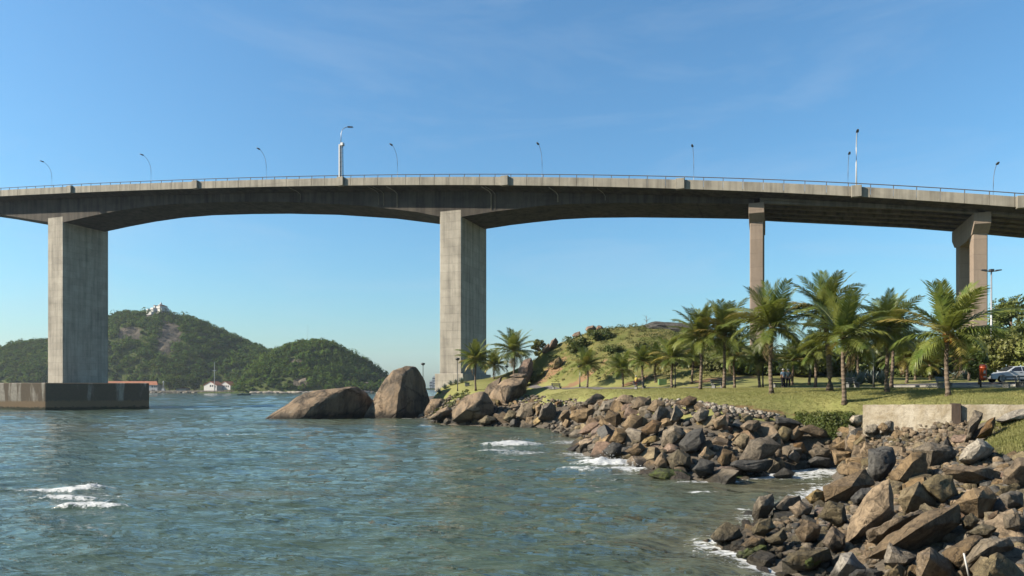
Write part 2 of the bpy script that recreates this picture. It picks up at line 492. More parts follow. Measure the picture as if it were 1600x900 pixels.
CARP = simple('silver_car_paint', (0.62, 0.66, 0.70), 0.35, 0.1, 0.6, 0.05, 1.0)
CHROME = simple('wheel_rim', (0.40, 0.41, 0.42), 0.35, 0.7, 0.5, 0.1, 6)
LAMPG = simple('headlight_glass', (0.72, 0.74, 0.76), 0.12, 0, 0.7, 0.05, 6)
REDG = simple('tail_light', (0.35, 0.015, 0.012), 0.2, 0, 0.6, 0.1, 6)
SKIN = simple('skin', (0.36, 0.20, 0.13), 0.6, 0, 0.3, 0.08, 9)
SHIRTB = simple('blue_shirt', (0.16, 0.24, 0.33), 0.85, 0, 0.2, 0.15, 9)
SHIRTD = simple('dark_teal_shirt', (0.035, 0.06, 0.075), 0.85, 0, 0.2, 0.15, 9)
TROUS = simple('dark_trousers', (0.015, 0.015, 0.022), 0.9, 0, 0.2, 0.2, 9)
SHIRTY = simple('yellow_shirt', (0.55, 0.45, 0.09), 0.85, 0, 0.2, 0.15, 9)
SHORTR = simple('red_shorts', (0.34, 0.05, 0.035), 0.85, 0, 0.2, 0.15, 9)
CAPW = simple('pale_cap', (0.45, 0.44, 0.42), 0.85, 0, 0.2, 0.1, 9)
HAIR = simple('dark_hair', (0.03, 0.022, 0.018), 0.8, 0, 0.2, 0.2, 20)
COCO = simple('orange_coconut', (0.50, 0.20, 0.03), 0.5, 0, 0.4, 0.2, 6)
BOATG = simple('green_boat_paint', (0.08, 0.15, 0.13), 0.6, 0, 0.3, 0.2, 2)
BOATC = simple('boat_canopy', (0.34, 0.37, 0.33), 0.8, 0, 0.2, 0.15, 2)
QUAY = simple('quay_stone', (0.34, 0.29, 0.22), 0.9, 0, 0.2, 0.35, 0.3)
DEADW = simple('dead_wood', (0.32, 0.28, 0.23), 0.9, 0, 0.2, 0.2, 4)

def ground_mat():
    b = NB('ground'); p = b.pos()
    big = b.noise(p, 0.09, 5, 0.6, 0.5); mid = b.noise(p, 0.7, 5, 0.65); fine = b.noise(p, 9.0, 5, 0.75)
    g = b.mix(b.rng(big, 0.35, 0.65), (0.36, 0.345, 0.125), (0.28, 0.30, 0.095))
    g = b.mix(b.math('MULTIPLY', b.rng(mid, 0.45, 0.70), 0.30), g, (0.46, 0.37, 0.16))
    g = b.mix(b.math('MULTIPLY', b.rng(fine, 0.45, 0.75), 0.5), g, (0.13, 0.13, 0.04))
    # hill: scrubby grass with bare ochre soil
    h = b.mix(b.rng(b.noise(p, 0.22, 6, 0.7, 1.0), 0.42, 0.62), (0.17, 0.185, 0.05), (0.26, 0.215, 0.085))
    h = b.mix(b.math('MULTIPLY', b.rng(b.noise(p, 0.8, 6, 0.7), 0.42, 0.68), 0.7), h, (0.10, 0.125, 0.03))
    soil = b.mix(b.rng(fine, 0.3, 0.7), (0.36, 0.20, 0.10), (0.27, 0.19, 0.11))
    gravel = b.mix(b.rng(b.noise(p, 4.0, 6, 0.8), 0.35, 0.65), (0.10, 0.085, 0.065), (0.21, 0.18, 0.14))
    c = b.mix(b.attr('hill'), g, h)
    c = b.mix(b.rng(b.math('ADD', b.attr('soil'), b.math('MULTIPLY', b.math('SUBTRACT', mid, 0.5), 1.2)), 0.45, 0.65, 0, 1, True), c, soil)
    c = b.mix(b.rng(b.math('ADD', b.attr('gravel'), b.math('MULTIPLY', b.math('SUBTRACT', mid, 0.5), 0.7)), 0.4, 0.6, 0, 1, True), c, gravel)
    return b.done(c, 0.95, b.bump(b.math('ADD', fine, mid), 0.6, 0.08), 0, 0.15)
GROUND = ground_mat()

ASPH = simple('path_asphalt', (0.19, 0.175, 0.165), 0.9, 0, 0.2, 0.2, 1.2, 0.2)
KERB = simple('kerb_stone', (0.42, 0.40, 0.36), 0.9, 0, 0.2, 0.15, 1.5)

def hill_mat():
    b = NB('forest_floor'); p = b.pos()
    f = b.noise(p, 0.06, 6, 0.65, 0.6); fi = b.noise(b.scale(p, (1, 1, 0.35)), 0.25, 6, 0.7, 0.8)
    g = b.mix(b.rng(f, 0.4, 0.6), (0.07, 0.11, 0.025), (0.13, 0.15, 0.04))
    r = b.mix(b.rng(fi, 0.36, 0.62), (0.22, 0.185, 0.14), (0.085, 0.075, 0.055))
    c = b.mix(b.rng(b.math('ADD', b.attr('rocky'), b.math('MULTIPLY', b.math('SUBTRACT', fi, 0.5), 0.5)), 0.35, 0.6), g, r)
    return b.done(c, 0.95, b.bump(fi, 0.9, 3.0), 0, 0.15)
HILL = hill_mat()

def water_mat():
    b = NB('sea_water'); p = b.pos()
    mur = b.noise(p, 0.035, 5, 0.6, 0.8)
    deep = b.mix(b.rng(mur, 0.35, 0.65), (0.072, 0.118, 0.088), (0.098, 0.124, 0.078))
    c = b.mix(b.attr('shallow'), deep, (0.16, 0.145, 0.085))
    # foam where the waves break
    fo = b.attr('foam')
    n1 = b.noise(b.scale(p, (1.0, 1.6, 1.0)), 2.2, 7, 0.72, 0.8)
    n2 = b.noise(b.scale(p, (1.0, 2.0, 1.0)), 9.0, 4, 0.7)
    t = b.math('ADD', b.math('MULTIPLY', n1, 0.75), b.math('MULTIPLY', n2, 0.25))
    t = b.math('ADD', b.math('MULTIPLY', b.math('SUBTRACT', t, 0.5), 2.3), 0.5)
    m = b.rng(b.math('SUBTRACT', b.math('ADD', t, fo), 1.0), -0.10, 0.14, 0, 1, True)
    c = b.mix(m, c, (0.78, 0.80, 0.79))
    ro = b.rng(m, 0, 1, 0.06, 0.85)
    rot = b.n('ShaderNodeMapping'); rot.inputs['Rotation'].default_value = (0, 0, rad(14)); b.l(p, rot.inputs['Vector']); pr = rot.outputs['Vector']
    r1 = b.noise(b.scale(pr, (0.42, 1.5, 1.0)), 1.7, 4, 0.55, 0.5)
    r2 = b.noise(b.scale(pr, (0.5, 1.5, 1.0)), 5.5, 3, 0.5, 0.4)
    r3 = b.noise(b.scale(pr, (0.45, 1.4, 1.0)), 0.42, 4, 0.6, 0.6)
    r4 = b.noise(b.scale(pr, (0.5, 1.4, 1.0)), 0.12, 4, 0.6, 0.5)
    gust = b.rng(b.noise(b.scale(p, (0.6, 1.0, 1.0)), 0.05, 3, 0.5, 0.6), 0.35, 0.65, 0.55, 1.25)
    hh = b.math('ADD', b.math('ADD', b.math('ADD', b.math('MULTIPLY', r1, 0.62), b.math('MULTIPLY', r2, 0.13)), b.math('MULTIPLY', r3, 1.9)), b.math('MULTIPLY', r4, 5.0))
    hh = b.math('MULTIPLY', hh, gust)
    nm = b.bump(hh, 1.0, 0.30)
    return b.done(c, ro, nm, 0, 0.5, IOR=1.33)
WATER = water_mat()

# ================================================================== GROUND
CP = []
def shift(px): return float(np.interp(px, [800, 815, 900, 1000, 1100, 1200], [0, 10, 9, 6, 3, 0]))
def cps(px, py, d): cp(px, py, d+shift(px))
def cp(px, py, d, dz=0.0):
    q = P(px, py, d); CP.append((q.x, q.y, q.z + dz))
SHORE = [(-22, 200), (-20, 165), (-18.5, 140), (-16, 122), (-9.5, 108), (-3.7, 101), (2.6, 97), (7.6, 92), (8.2, 84), (7.1, 71), (6.75, 56), (8.5, 47),
         (10.8, 42.6), (12.5, 42), (15.5, 43), (18.2, 46.3), (22, 48), (24.4, 48.6), (23.8, 46), (20, 42.0), (16.2, 37.2), (13.2, 33.6), (10.6, 30.5),
         (8.9, 27.3), (7.0, 24.8), (7.4, 22.6), (8.3, 20.8), (9.0, 19.2), (8.3, 16.5), (6.5, 13.5), (2, 10.5), (-5, 8.5), (-16, 6), (-40, 2)]
for i in range(len(SHORE)-1):
    a = np.array(SHORE[i]); b_ = np.array(SHORE[i+1]); k = max(1, int(np.linalg.norm(b_-a)/6))
    for j in range(k):
        q = a + (b_-a)*j/k
        CP.append((q[0], q[1], 0.0))
# seabed, a few metres off shore
for x, y in [(-60, 200), (-40, 150), (-34, 120), (-22, 105), (-12, 92), (0, 85), (2, 70), (1, 55), (3, 44), (8, 36), (12, 38.6), (16, 40.5), (20.5, 45.2), (6, 30), (2.5, 24),
             (4, 19), (0, 15), (-10, 14), (-40, 10), (-60, 60), (-30, 60), (-60, 100), (-30, 30), (-10, 40), (-60, 10)]:
    CP.append((x, y, -1.8))
# near rock pile and the camera's bank
for q in [(8.9, 12.3, 1.9), (9.7, 16, 0.9), (10.2, 15, 1.5), (11.2, 19.6, 1.15), (12.4, 24.3, 0.75), (13.6, 20.8, 1.75), (16.2, 28.5, 1.6), (16.7, 25, 1.95), (17.4, 23.6, 2.3),
          (13, 29, 0.7), (18, 34, 1.5), (14, 16, 2.5), (20, 20, 3.4), (0, 0, 3.8), (8, 6, 3.6), (-8, 0, 3.4), (20, 5, 4.2), (-30, -6, 3.4), (40, 0, 4.8)]:
    CP.append(q)
cp(1350, 672, 41, -0.2); cp(1420, 692, 38, -0.2); cp(1500, 697, 35.2, -0.2); cp(1585, 683, 30); cp(1600, 652, 34); cp(1640, 668, 30)
# lawn edge above the mid bank
for a in [(690, 618, 127), (730, 621, 118), (780, 620, 110), (850, 622, 102), (900, 625, 95.5), (950, 624, 78), (1000, 624, 63), (1050, 627, 57.5), (1100, 633, 54), (1150, 641, 52.5), (1200, 648, 51.5), (1250, 656, 52), (1300, 666, 51.5), (1335, 662, 48)]:
    cp(*a)
for a in [(1348, 634, 42.5), (1420, 634, 39.5), (1500, 634, 37.5), (1600, 636, 38.5), (1700, 636, 36)]:
    cp(*a)
# lawn, path, palms
for a in [(690, 603, 133), (725, 600.5, 139), (770, 600, 140), (743, 608, 118), (720, 610, 122), (800, 606, 122), (830, 606.5, 102), (900, 606.5, 92), (1000, 606.5, 80), (1100, 606.5, 72), (1200, 606.5, 67), (1300, 606, 63), (1400, 606, 59), (1500, 606, 55), (1600, 606.5, 51), (1700, 606, 48),
          (850, 613, 97), (900, 613, 91.5), (950, 613, 80), (1050, 614, 66), (1150, 616, 60), (1204, 615, 57.5), (1318, 620, 52), (1298, 612, 58), (1387, 612.5, 54), (1480, 618, 47.5), (1250, 628, 53.5), (1300, 634, 50), (1400, 624, 46), (1560, 622, 44)]:
    cps(*a) if a[0] > 815 and a[1] < 610 else cp(*a)
for px in range(826, 1700, 24):
    dl = float(np.interp(px, [824, 850, 900, 1000, 1100, 1200, 1300, 1400, 1500, 1600, 1700], [107.5, 101.5, 93, 80.5, 72.3, 67, 63, 59, 55, 51, 48]))
    cps(px, 607.0, dl-.4); cps(px, 606.0, dl+3.4)
# rising ground and hill
for a in [(835, 602, 112), (900, 602, 100), (1000, 602, 88), (1100, 602, 80), (1200, 602, 75), (1300, 602, 72), (1400, 601, 67), (1500, 600.5, 63), (1600, 600, 59), (1700, 600, 56),
          (850, 577, 111), (900, 572, 104), (950, 562, 101), (1000, 567, 96), (1100, 577, 90), (1200, 587, 87), (1300, 592, 82), (1400, 594, 77), (1500, 595, 72), (1600, 594, 68),
          (818, 592, 116), (828, 572, 117), (850, 549, 117), (880, 536, 117), (905, 526, 117), (930, 515, 118), (965, 512, 118), (1000, 511, 118), (1050, 515, 118), (1120, 530, 116), (1200, 552, 112), (1300, 575, 106), (1400, 585, 100),
          (830, 598, 137), (900, 585, 140), (1000, 575, 142), (1100, 580, 137), (1200, 585, 135), (1300, 590, 130), (1500, 595, 120), (1600, 595, 100)]:
    cps(*a)
for q in [(0, 240, 5.6), (60, 240, 6.5), (120, 200, 8), (170, 120, 7), (170, 40, 6), (100, 50, 6), (60, 30, 5.2), (90, 10, 5), (170, -10, 5), (-12, 175, 5.6), (20, 180, 6.5), (40, 38, 4.75), (35, 25, 4.6)]:
    CP.append(q)
CP = np.array(CP)
_r = np.linalg.norm(CP[:, None, :2] - CP[None, :, :2], axis=2)
_n = len(CP)
_A = np.zeros((_n+3, _n+3)); _A[:_n, :_n] = _r + np.eye(_n)*-0.15
_A[:_n, _n] = 1; _A[:_n, _n+1:] = CP[:, :2]; _A[_n, :_n] = 1; _A[_n+1:, :_n] = CP[:, :2].T
_W = np.linalg.solve(_A, np.concatenate([CP[:, 2], np.zeros(3)]))
GX0, GX1, GY0, GY1, GS = -64.0, 172.0, -14.0, 242.0, 0.8
gx = np.arange(GX0, GX1, GS); gy = np.arange(GY0, GY1, GS)
GXX, GYY = np.meshgrid(gx, gy)
GZ = np.zeros_like(GXX)
for r0 in range(0, len(gy), 16):
    xx = GXX[r0:r0+16]; yy = GYY[r0:r0+16]
    d = np.sqrt((xx[..., None]-CP[:, 0])**2 + (yy[..., None]-CP[:, 1])**2)
    GZ[r0:r0+16] = d @ _W[:_n] + _W[_n] + _W[_n+1]*xx + _W[_n+2]*yy
_hillish = np.clip((GZ-6.6)/3.0, 0, 1)
GZ += (fbm(GXX*0.35, GYY*0.35, 3, 4)-0.5) * (0.10 + 1.3*_hillish)

def ground_z(x, y):
    u = (np.asarray(x, float)-GX0)/GS; v = (np.asarray(y, float)-GY0)/GS
    i = np.clip(np.floor(u).astype(int), 0, len(gx)-2); j = np.clip(np.floor(v).astype(int), 0, len(gy)-2)
    fu = np.clip(u-i, 0, 1); fv = np.clip(v-j, 0, 1)
    return (GZ[j, i]*(1-fu)+GZ[j, i+1]*fu)*(1-fv) + (GZ[j+1, i]*(1-fu)+GZ[j+1, i+1]*fu)*fv

def hit(px, py, lift=0.0, d0=9.0, d1=160.0):
    """where the line of sight through a photo pixel meets the ground raised by lift"""
    ds = np.arange(d0, d1, 0.1)
    xs = (px-800)/F*ds; zs = CAM_H-(py-HORIZON)/F*ds
    g = np.maximum(ground_z(xs, ds)+lift, 0.0)
    k = np.nonzero(zs <= g)[0]
    return float(ds[k[0]]) if len(k) else d1

def seg_dist(x, y, pl):
    best = np.full(np.shape(x), 1e9)
    for i in range(len(pl)-1):
        ax, ay = pl[i]; bx, by = pl[i+1]
        dx, dy = bx-ax, by-ay
        t = np.clip(((x-ax)*dx+(y-ay)*dy)/(dx*dx+dy*dy), 0, 1)
        best = np.minimum(best, np.hypot(x-ax-t*dx, y-ay-t*dy))
    return best

def grid_faces(ny, nx):
    idx = np.arange(ny*nx).reshape(ny, nx)
    return np.stack([idx[:-1, :-1], idx[:-1, 1:], idx[1:, 1:], idx[1:, :-1]], -1).reshape(-1, 4)

gme = np_mesh('ground', np.stack([GXX, GYY, GZ], -1).reshape(-1, 3), grid_faces(len(gy), len(gx)), GROUND, True)
sd = seg_dist(GXX, GYY, SHORE)
# bare rubble under the rock banks: steep strip next to the water
LAWN_EDGE = [(P(*a).x, P(*a).y) for a in [(690, 618, 127), (780, 620, 110), (850, 622, 104), (900, 625, 95.5), (950, 624, 76), (1000, 624, 63), (1050, 627, 57.5), (1100, 633, 54), (1150, 641, 52.5), (1200, 648, 51.5), (1250, 656, 52)]]
gravel = np.clip((3.3 - GZ)/0.5, 0, 1)
gravel = np.where((GXX > 20.5) & (GYY < 34) & (GZ > 2.2), gravel*0.2, np.where((GYY < 42) & (GXX > 14), np.clip((4.0-GZ)/0.5, 0, 1), gravel))
hillm = np.clip((GZ-6.1)/0.9, 0, 1)
soil = np.zeros_like(GZ)
for (px, py, d, rx, ry) in [(1200, 645, 52.3, 3.5, 0.7), (1150, 639, 53.2, 2.5, 0.6), (868, 570, 110, 3.0, 4), (850, 592, 108, 5, 2.0), (905, 590, 100, 6, 1.8), (1000, 592, 90, 5, 1.5), (1120, 592, 84, 7, 2), (690, 612, 128, 2, 3)]:
    q = P(px, py, d+(shift(px) if py < 600 else 0))
    soil = np.maximum(soil, 0.8*np.exp(-((GXX-q.x)/rx)**2-((GYY-q.y)/ry)**2))
vattr(gme, 'gravel', gravel); vattr(gme, 'hill', hillm); vattr(gme, 'soil', soil)
ground = link('ground', gme); tag(ground, kind='structure')

def ribbon(name, left, right, mat, lift=0.05, sub=8, kind='structure'):
    m = MB(); Lp = []; Rp = []
    for i in range(len(left)-1):
        for k in range(sub):
            t = k/sub
            Lp.append(Vector(left[i]).lerp(Vector(left[i+1]), t)); Rp.append(Vector(right[i]).lerp(Vector(right[i+1]), t))
    Lp.append(Vector(left[-1])); Rp.append(Vector(right[-1]))
    V = []; nx = 7
    for a, b_ in zip(Lp, Rp):
        for j in range(nx):
            q = a.lerp(b_, j/(nx-1)); V.append((q.x, q.y, float(ground_z(q.x, q.y))+lift))
    me = np_mesh(name, V, grid_faces(len(Lp), nx), mat, True)
    o = link(name, me); tag(o, kind=kind); return o

def pt(px, d): return (X(px, d), d)
def pts_(px, d): return pt(px, d+shift(px))
pathL = [pts_(824, 107.5), pts_(850, 101.5), pts_(900, 93), pts_(1000, 80.5), pts_(1100, 72.3), pts_(1200, 67), pts_(1300, 63), pts_(1400, 59), pts_(1500, 55), pts_(1600, 51), pts_(1700, 48)]
pathR = [pts_(824, 110), pts_(850, 104.5), pts_(900, 96), pts_(1000, 83.5), pts_(1100, 75.3), pts_(1200, 70), pts_(1300, 66), pts_(1400, 62.2), pts_(1500, 58.5), pts_(1600, 54.8), pts_(1700, 52)]
ribbon('path', pathL, pathR, ASPH)
ribbon('road', [pt(1390, 64), pt(1450, 61.8), pt(1500, 60), pt(1600, 56.4), pt(1700, 53.6), pt(1900, 49)], [pt(1390, 66), pt(1450, 66.5), pt(1500, 66), pt(1600, 63.5), pt(1700, 61), pt(1900, 57)], ASPH, 0.055)
kb = MB()
ks = [Vector(q) for q in [pt(1390, 64), pt(1450, 61.8), pt(1500, 60), pt(1600, 56.4), pt(1700, 53.6)]]
for i in range(len(ks)-1):
    a, b_ = ks[i], ks[i+1]; nrm = Vector((-(b_-a).y, (b_-a).x)).normalized()*0.09
    for k in range(6):
        p0 = a.lerp(b_, k/6); p1 = a.lerp(b_, (k+0.97)/6)
        z0 = float(ground_z(p0.x, p0.y)); z1 = float(ground_z(p1.x, p1.y))
        kb.hexa([(*(p0-nrm), z0-.1), (*(p1-nrm), z1-.1), (*(p1+nrm), z1-.1), (*(p0+nrm), z0-.1), (*(p0-nrm), z0+.16), (*(p1-nrm), z1+.16), (*(p1+nrm), z1+.16), (*(p0+nrm), z0+.16)])
tag(kb.build('kerb', KERB), kind='structure')

# ================================================================== WATER
rows = [6.0]
while rows[-1] < 130: rows.append(rows[-1]*1.0056)
while rows[-1] < 420: rows.append(rows[-1]*1.0085)
while rows[-1] < 700: rows.append(rows[-1]*1.015)
while rows[-1] < 9000: rows.append(rows[-1]*1.12)
rows = np.array(rows); ncol = 560
ang = np.tan(np.linspace(-rad(50), rad(50), ncol))
WY = np.repeat(rows[:, None], ncol, 1); WX = WY*ang[None, :]
spc = np.gradient(rows)[:, None]
WZ = np.zeros_like(WX)
for i in range(64):
    lam = 10**RNG.uniform(math.log10(0.38), math.log10(6.0))
    th = rad(-75) + RNG.normal(0, 0.55)
    k = 2*PI/lam; a = 0.0040*lam**0.80
    fade = np.clip(lam/(3.0*np.maximum(spc, WY*0.0043))-0.4, 0, 1)
    ph = RNG.uniform(0, 2*PI)
    env = 0.35 + 1.3*fbm(WX/(lam*4), WY/(lam*4), 100+i, 2)
    s = np.sin(k*(WX*math.cos(th)+WY*math.sin(th))+ph + 0.8*np.sin(WX*0.23/lam**0.5+i))
    WZ += a*fade*env*(s - 0.25*np.cos(2*(k*(WX*math.cos(th)+WY*math.sin(th))+ph)))
for i in range(26):            # longer wind waves that carry into the distance
    lam = 10**RNG.uniform(math.log10(5.0), math.log10(24.0)); th = rad(-78)+RNG.normal(0, 0.5); k = 2*PI/lam; ph = RNG.uniform(0, 2*PI)
    fade = np.clip(lam/(2.6*np.maximum(spc, WY*0.0043))-0.3, 0, 1)*np.clip((WY-30)/90, 0.12, 1)
    WZ += 0.0034*lam*fade*(0.3+1.4*fbm(WX/(lam*3), WY/(lam*3), 300+i, 2))*np.sin(k*(WX*math.cos(th)+WY*math.sin(th))+ph)
foam = np.zeros_like(WX); crest = np.zeros_like(WX)
FOAM = [  # px, py, rx, ry (m), strength, crest height, tilt
    (802, 697, 2.5, 0.9, 0.78, 0.55, 0.15), (768, 704, 1.9, 0.45, 0.55, 0.2, 0.1), (815, 705, 2.4, 1.6, 0.46, 0, 0),
    (950, 728, 1.9, 1.1, 0.80, 0.5, -0.2), (915, 735, 2.0, 0.8, 0.55, 0.15, 0), (985, 735, 1.5, 0.7, 0.62, 0.2, 0), (910, 708, 2.0, 3.0, 0.48, 0, 0), (890, 692, 2.2, 2.0, 0.46, 0, 0), (928, 718, 1.5, 1.2, 0.55, 0.1, 0),
    (95, 768, 2.1, 0.32, 0.66, 0.22, 0.05), (150, 766, 0.9, 0.35, 0.72, 0.25, 0.1), (115, 782, 1.5, 0.32, 0.62, 0.2, -0.05), (140, 795, 1.6, 0.28, 0.70, 0.22, -0.05), (125, 780, 2.6, 1.4, 0.36, 0, 0),
    (1290, 738, 4.0, 1.6, 0.60, 0.1, 0.1), (1240, 745, 2.4, 0.8, 0.55, 0, 0.1), (1330, 732, 2.0, 1.2, 0.62, 0, 0), (1290, 757, 1.8, 0.5, 0.5, 0, 0), (1110, 752, 2.2, 0.4, 0.5, 0, 0), (1095, 768, 0.8, 0.25, 0.55, 0, 0),
    (1200, 868, 0.8, 0.75, 0.66, 0.12, 0.3), (1225, 855, 0.6, 0.5, 0.66, 0.1, 0), (1190, 885, 0.8, 0.5, 0.52, 0, 0), (1135, 846, 0.75, 0.3, 0.6, 0.05, 0), (1160, 795, 0.4, 0.25, 0.55, 0, 0),
    (640, 667, 4.0, 0.8, 0.50, 0.05, 0), (575, 656, 2.0, 0.5, 0.55, 0, 0), (645, 656, 5, 0.6, 0.50, 0, 0), (375, 679, 4.0, 0.5, 0.44, 0.05, 0), (690, 657, 3.0, 0.6, 0.5, 0, 0), (845, 669, 2.2, 0.5, 0.5, 0, 0)]
for px, py, rx, ry, st, ch, ti in FOAM:
    d = CAM_H*F/(py-HORIZON); x0 = X(px, d)
    dx = WX-x0; dy = WY-d - ti*dx
    rx *= 1.3; ry *= 1.35
    g = np.exp(-((dx/rx)**2+(dy/ry)**2)**1.0)
    foam = np.maximum(foam, st*np.clip(g*1.25, 0, 1)); crest += ch*np.exp(-(dx/rx)**2-((dy)/(ry*0.75))**2)*(0.6+0.8*fbm(WX*1.6, WY*1.6, 55, 3))
near = WY < 135
sdw = np.full_like(WX, 99.0); sdw[near] = seg_dist(WX[near], WY[near], SHORE)
foam = np.maximum(foam, 0.52*np.exp(-(sdw/1.2)**2)*(0.45+1.0*fbm(WX*0.25, WY*0.25, 9, 2)))
shallow = np.clip(np.exp(-(sdw/3.2)**2)*0.7, 0, 1)
d0 = P(1250, 760, 39)
shallow = np.maximum(shallow, 0.95*np.exp(-((WX-14.5)/5.5)**2-((WY-39)/4.5)**2))
for (px, py, rx, ry, st) in [(690, 680, 7, 10, 0.5), (350, 772, 6, 1.2, 0.5), (110, 668, 14, 12, 0.4), (520, 662, 16, 6, 0.45)]:
    d = CAM_H*F/(py-HORIZON); shallow = np.maximum(shallow, st*np.exp(-((WX-X(px, d))/rx)**2-((WY-d)/ry)**2))
WZ += crest
wme = np_mesh('sea', np.stack([WX, WY, WZ], -1).reshape(-1, 3), grid_faces(len(rows), ncol), WATER, True)
vattr(wme, 'foam', foam); vattr(wme, 'shallow', shallow)
sea = link('sea', wme); tag(sea, kind='structure')

# sea spray over the breaking crests
def spray(name, spots, label):
    V = []; Fc = []
    for (px, py, rx, ry, h, n) in spots:
        d = CAM_H*F/(py-HORIZON); x0 = X(px, d)
        for i in range(n):
            u = RNG.normal(0, 0.5); v = RNG.normal(0, 0.5); z = abs(RNG.normal(0, 0.45))*h*math.exp(-u*u)
            s = RNG.uniform(0.008, 0.022)*(1+d/40)
            c = np.array([x0+u*rx, d+v*ry, 0.12+z]); b0 = len(V)
            for q in ((1, 0, -.7), (-1, 0, -.7), (0, 1, .7), (0, -1, .7)):
                V.append(c + np.array(q)*s*RNG.uniform(0.6, 1.3))
            Fc += [(b0, b0+1, b0+2), (b0, b0+3, b0+1), (b0, b0+2, b0+3), (b0+1, b0+3, b0+2)]
    o = link(name, np_mesh(name, V, Fc, SPRAY)); tag(o, label, 'spray', kind='stuff'); return o
SPRAY = simple('spray_white', (0.80, 0.82, 0.82), 0.6, 0, 0.3, 0.05, 3)
spray('sea_spray', [(950, 729, 1.5, 0.4, 0.9, 200), (985, 735, 1.0, 0.3, 0.6, 70), (805, 695, 1.8, 0.35, 0.6, 160), (140, 766, 0.8, 0.2, 0.35, 120), (1215, 862, 0.4, 0.4, 0.3, 110)], 'white spray thrown up where the waves break by the rocks')

# ================================================================== BRIDGE
A0 = rad(20.5); DB = 126.0
BF = Vector((math.sin(A0), math.cos(A0)))*DB
BT = Vector((math.cos(A0), -math.sin(A0)))     # along the bridge, to the right
BN = Vector((math.sin(A0), math.cos(A0)))      # away from the camera
def B(t, w_, z):
    q = BF + BT*t + BN*w_; return (q.x, q.y, z)
def bt(px, w_=0.0):
    a = math.atan((px-800)/F); return (DB+w_)*math.tan(a-A0)
def bz(px, py, w_=0.0):
    a = math.atan((px-800)/F); dep = (DB+w_)/math.cos(a-A0)*math.cos(a)
    return CAM_H + (HORIZON-py)/F*dep
top = [(-60, 301), (0, 296.5), (110, 291.5), (300, 284), (530, 278.5), (660, 276.5), (790, 276), (925, 277), (1065, 280), (1180, 285), (1340, 292.5), (1470, 299.5), (1600, 307)]
_tt = np.array([bt(a) for a, _ in top]); _tz = np.array([bz(a, b_) for a, b_ in top])
_dk = np.polyfit(_tt, _tz, 4)
def ZD(t):
    t = np.asarray(t, float); lo = _tt[0]
    z = np.polyval(_dk, np.maximum(t, lo)); return z + np.where(t < lo, (t-lo)*np.polyval(np.polyder(_dk), lo), 0)
WEB0, WEB1 = 3.5, 15.5
sof = [(-90, 321), (-40, 328), (0, 335), (40, 341.5), (77, 347), (100, 347), (140, 338), (180, 330), (225, 323), (275, 318.5), (340, 316), (400, 315), (480, 316.3), (575, 322), (650, 331), (688, 338.5), (722, 338.5), (765, 331.5), (800, 327), (850, 321.3), (900, 318.3), (975, 317), (1075, 317.4), (1176, 318.5)]
_st = np.array([bt(a, WEB0) for a, _ in sof]); _sz = np.array([bz(a, b_, WEB0) for a, b_ in sof])
def ZS(t): return np.interp(t, _st, _sz)

bridge = empty('road_bridge', (BF.x, BF.y, 0))
tag(bridge, 'long concrete road bridge on tall piers crossing the water and park', 'bridge')
bl = Vector((-BF.x, -BF.y, 0))
def bpart(mb, name, mat, parent=None, smooth=False, bevel=0, fix=True):
    mb.xf(Matrix.Translation(bl))
    return mb.build(name, mat, parent or bridge, smooth, None, bevel, fix)

T0, T3 = bt(-90, WEB0), bt(1178, WEB0)
# box girder
ts = np.unique(np.concatenate([np.linspace(T0, T3, 150), _st[(_st > T0) & (_st < T3)]]))
g = MB(); secs = []
for t in ts:
    zt = float(ZD(t))-2.0; zs = float(ZS(t))
    n = len(g.v); g.v += [B(t, WEB0, zt), B(t, WEB0, zs), B(t, WEB1, zs), B(t, WEB1, zt)]; secs.append(n)
for a, b_ in zip(secs[:-1], secs[1:]):
    for k in range(4): g.f.append((a+k, a+(k+1) % 4, b_+(k+1) % 4, b_+k))
g.f.append((secs[0]+3, secs[0]+2, secs[0]+1, secs[0])); g.f.append(tuple(secs[-1]+k for k in range(4)))
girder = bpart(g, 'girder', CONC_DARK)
# deck slab with cantilever edges (the whole length)
T4 = bt(1680); g = MB(); secs = []
for t in np.linspace(T0, T4, 150):
    z = float(ZD(t)); n = len(g.v)
    g.v += [B(t, 0.25, z-1.15), B(t, 0.25, z-1.5), B(t, WEB0-0.1, z-2.02), B(t, WEB1+0.1, z-2.02), B(t, 19.7, z-1.5), B(t, 19.7, z-1.15)]; secs.append(n)
for a, b_ in zip(secs[:-1], secs[1:]):
    for k in range(6): g.f.append((a+k, a+(k+1) % 6, b_+(k+1) % 6, b_+k))
g.f.append(tuple(secs[0]+k for k in reversed(range(6)))); g.f.append(tuple(secs[-1]+k for k in range(6)))
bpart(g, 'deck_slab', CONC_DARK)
# parapet panels, near side one by one, far side too
STEP = 3.25
tp = np.arange(T0, T4-STEP, STEP)
for t in tp:
    z0, z1 = float(ZD(t)), float(ZD(t+STEP-0.045)); t1 = t+STEP-0.045
    m = MB(); m.hexa([B(t, 0, z0-1.62), B(t1, 0, z1-1.62), B(t1, 0.24, z1-1.62), B(t, 0.24, z0-1.62), B(t, 0, z0), B(t1, 0, z1), B(t1, 0.24, z1), B(t, 0.24, z0)])
    bpart(m, 'parapet_panel', CONC_PAR, None, False, 0.025)
m = MB()
for t in tp:
    z0, z1 = float(ZD(t)), float(ZD(t+STEP))
    m.hexa([B(t, 19.7, z0-1.62), B(t+STEP, 19.7, z1-1.62), B(t+STEP, 19.95, z1-1.62), B(t, 19.95, z0-1.62), B(t, 19.7, z0-.25), B(t+STEP, 19.7, z1-.25), B(t+STEP, 19.95, z1-.25), B(t, 19.95, z0-.25)])
bpart(m, 'far_parapet', CONC_PAR)
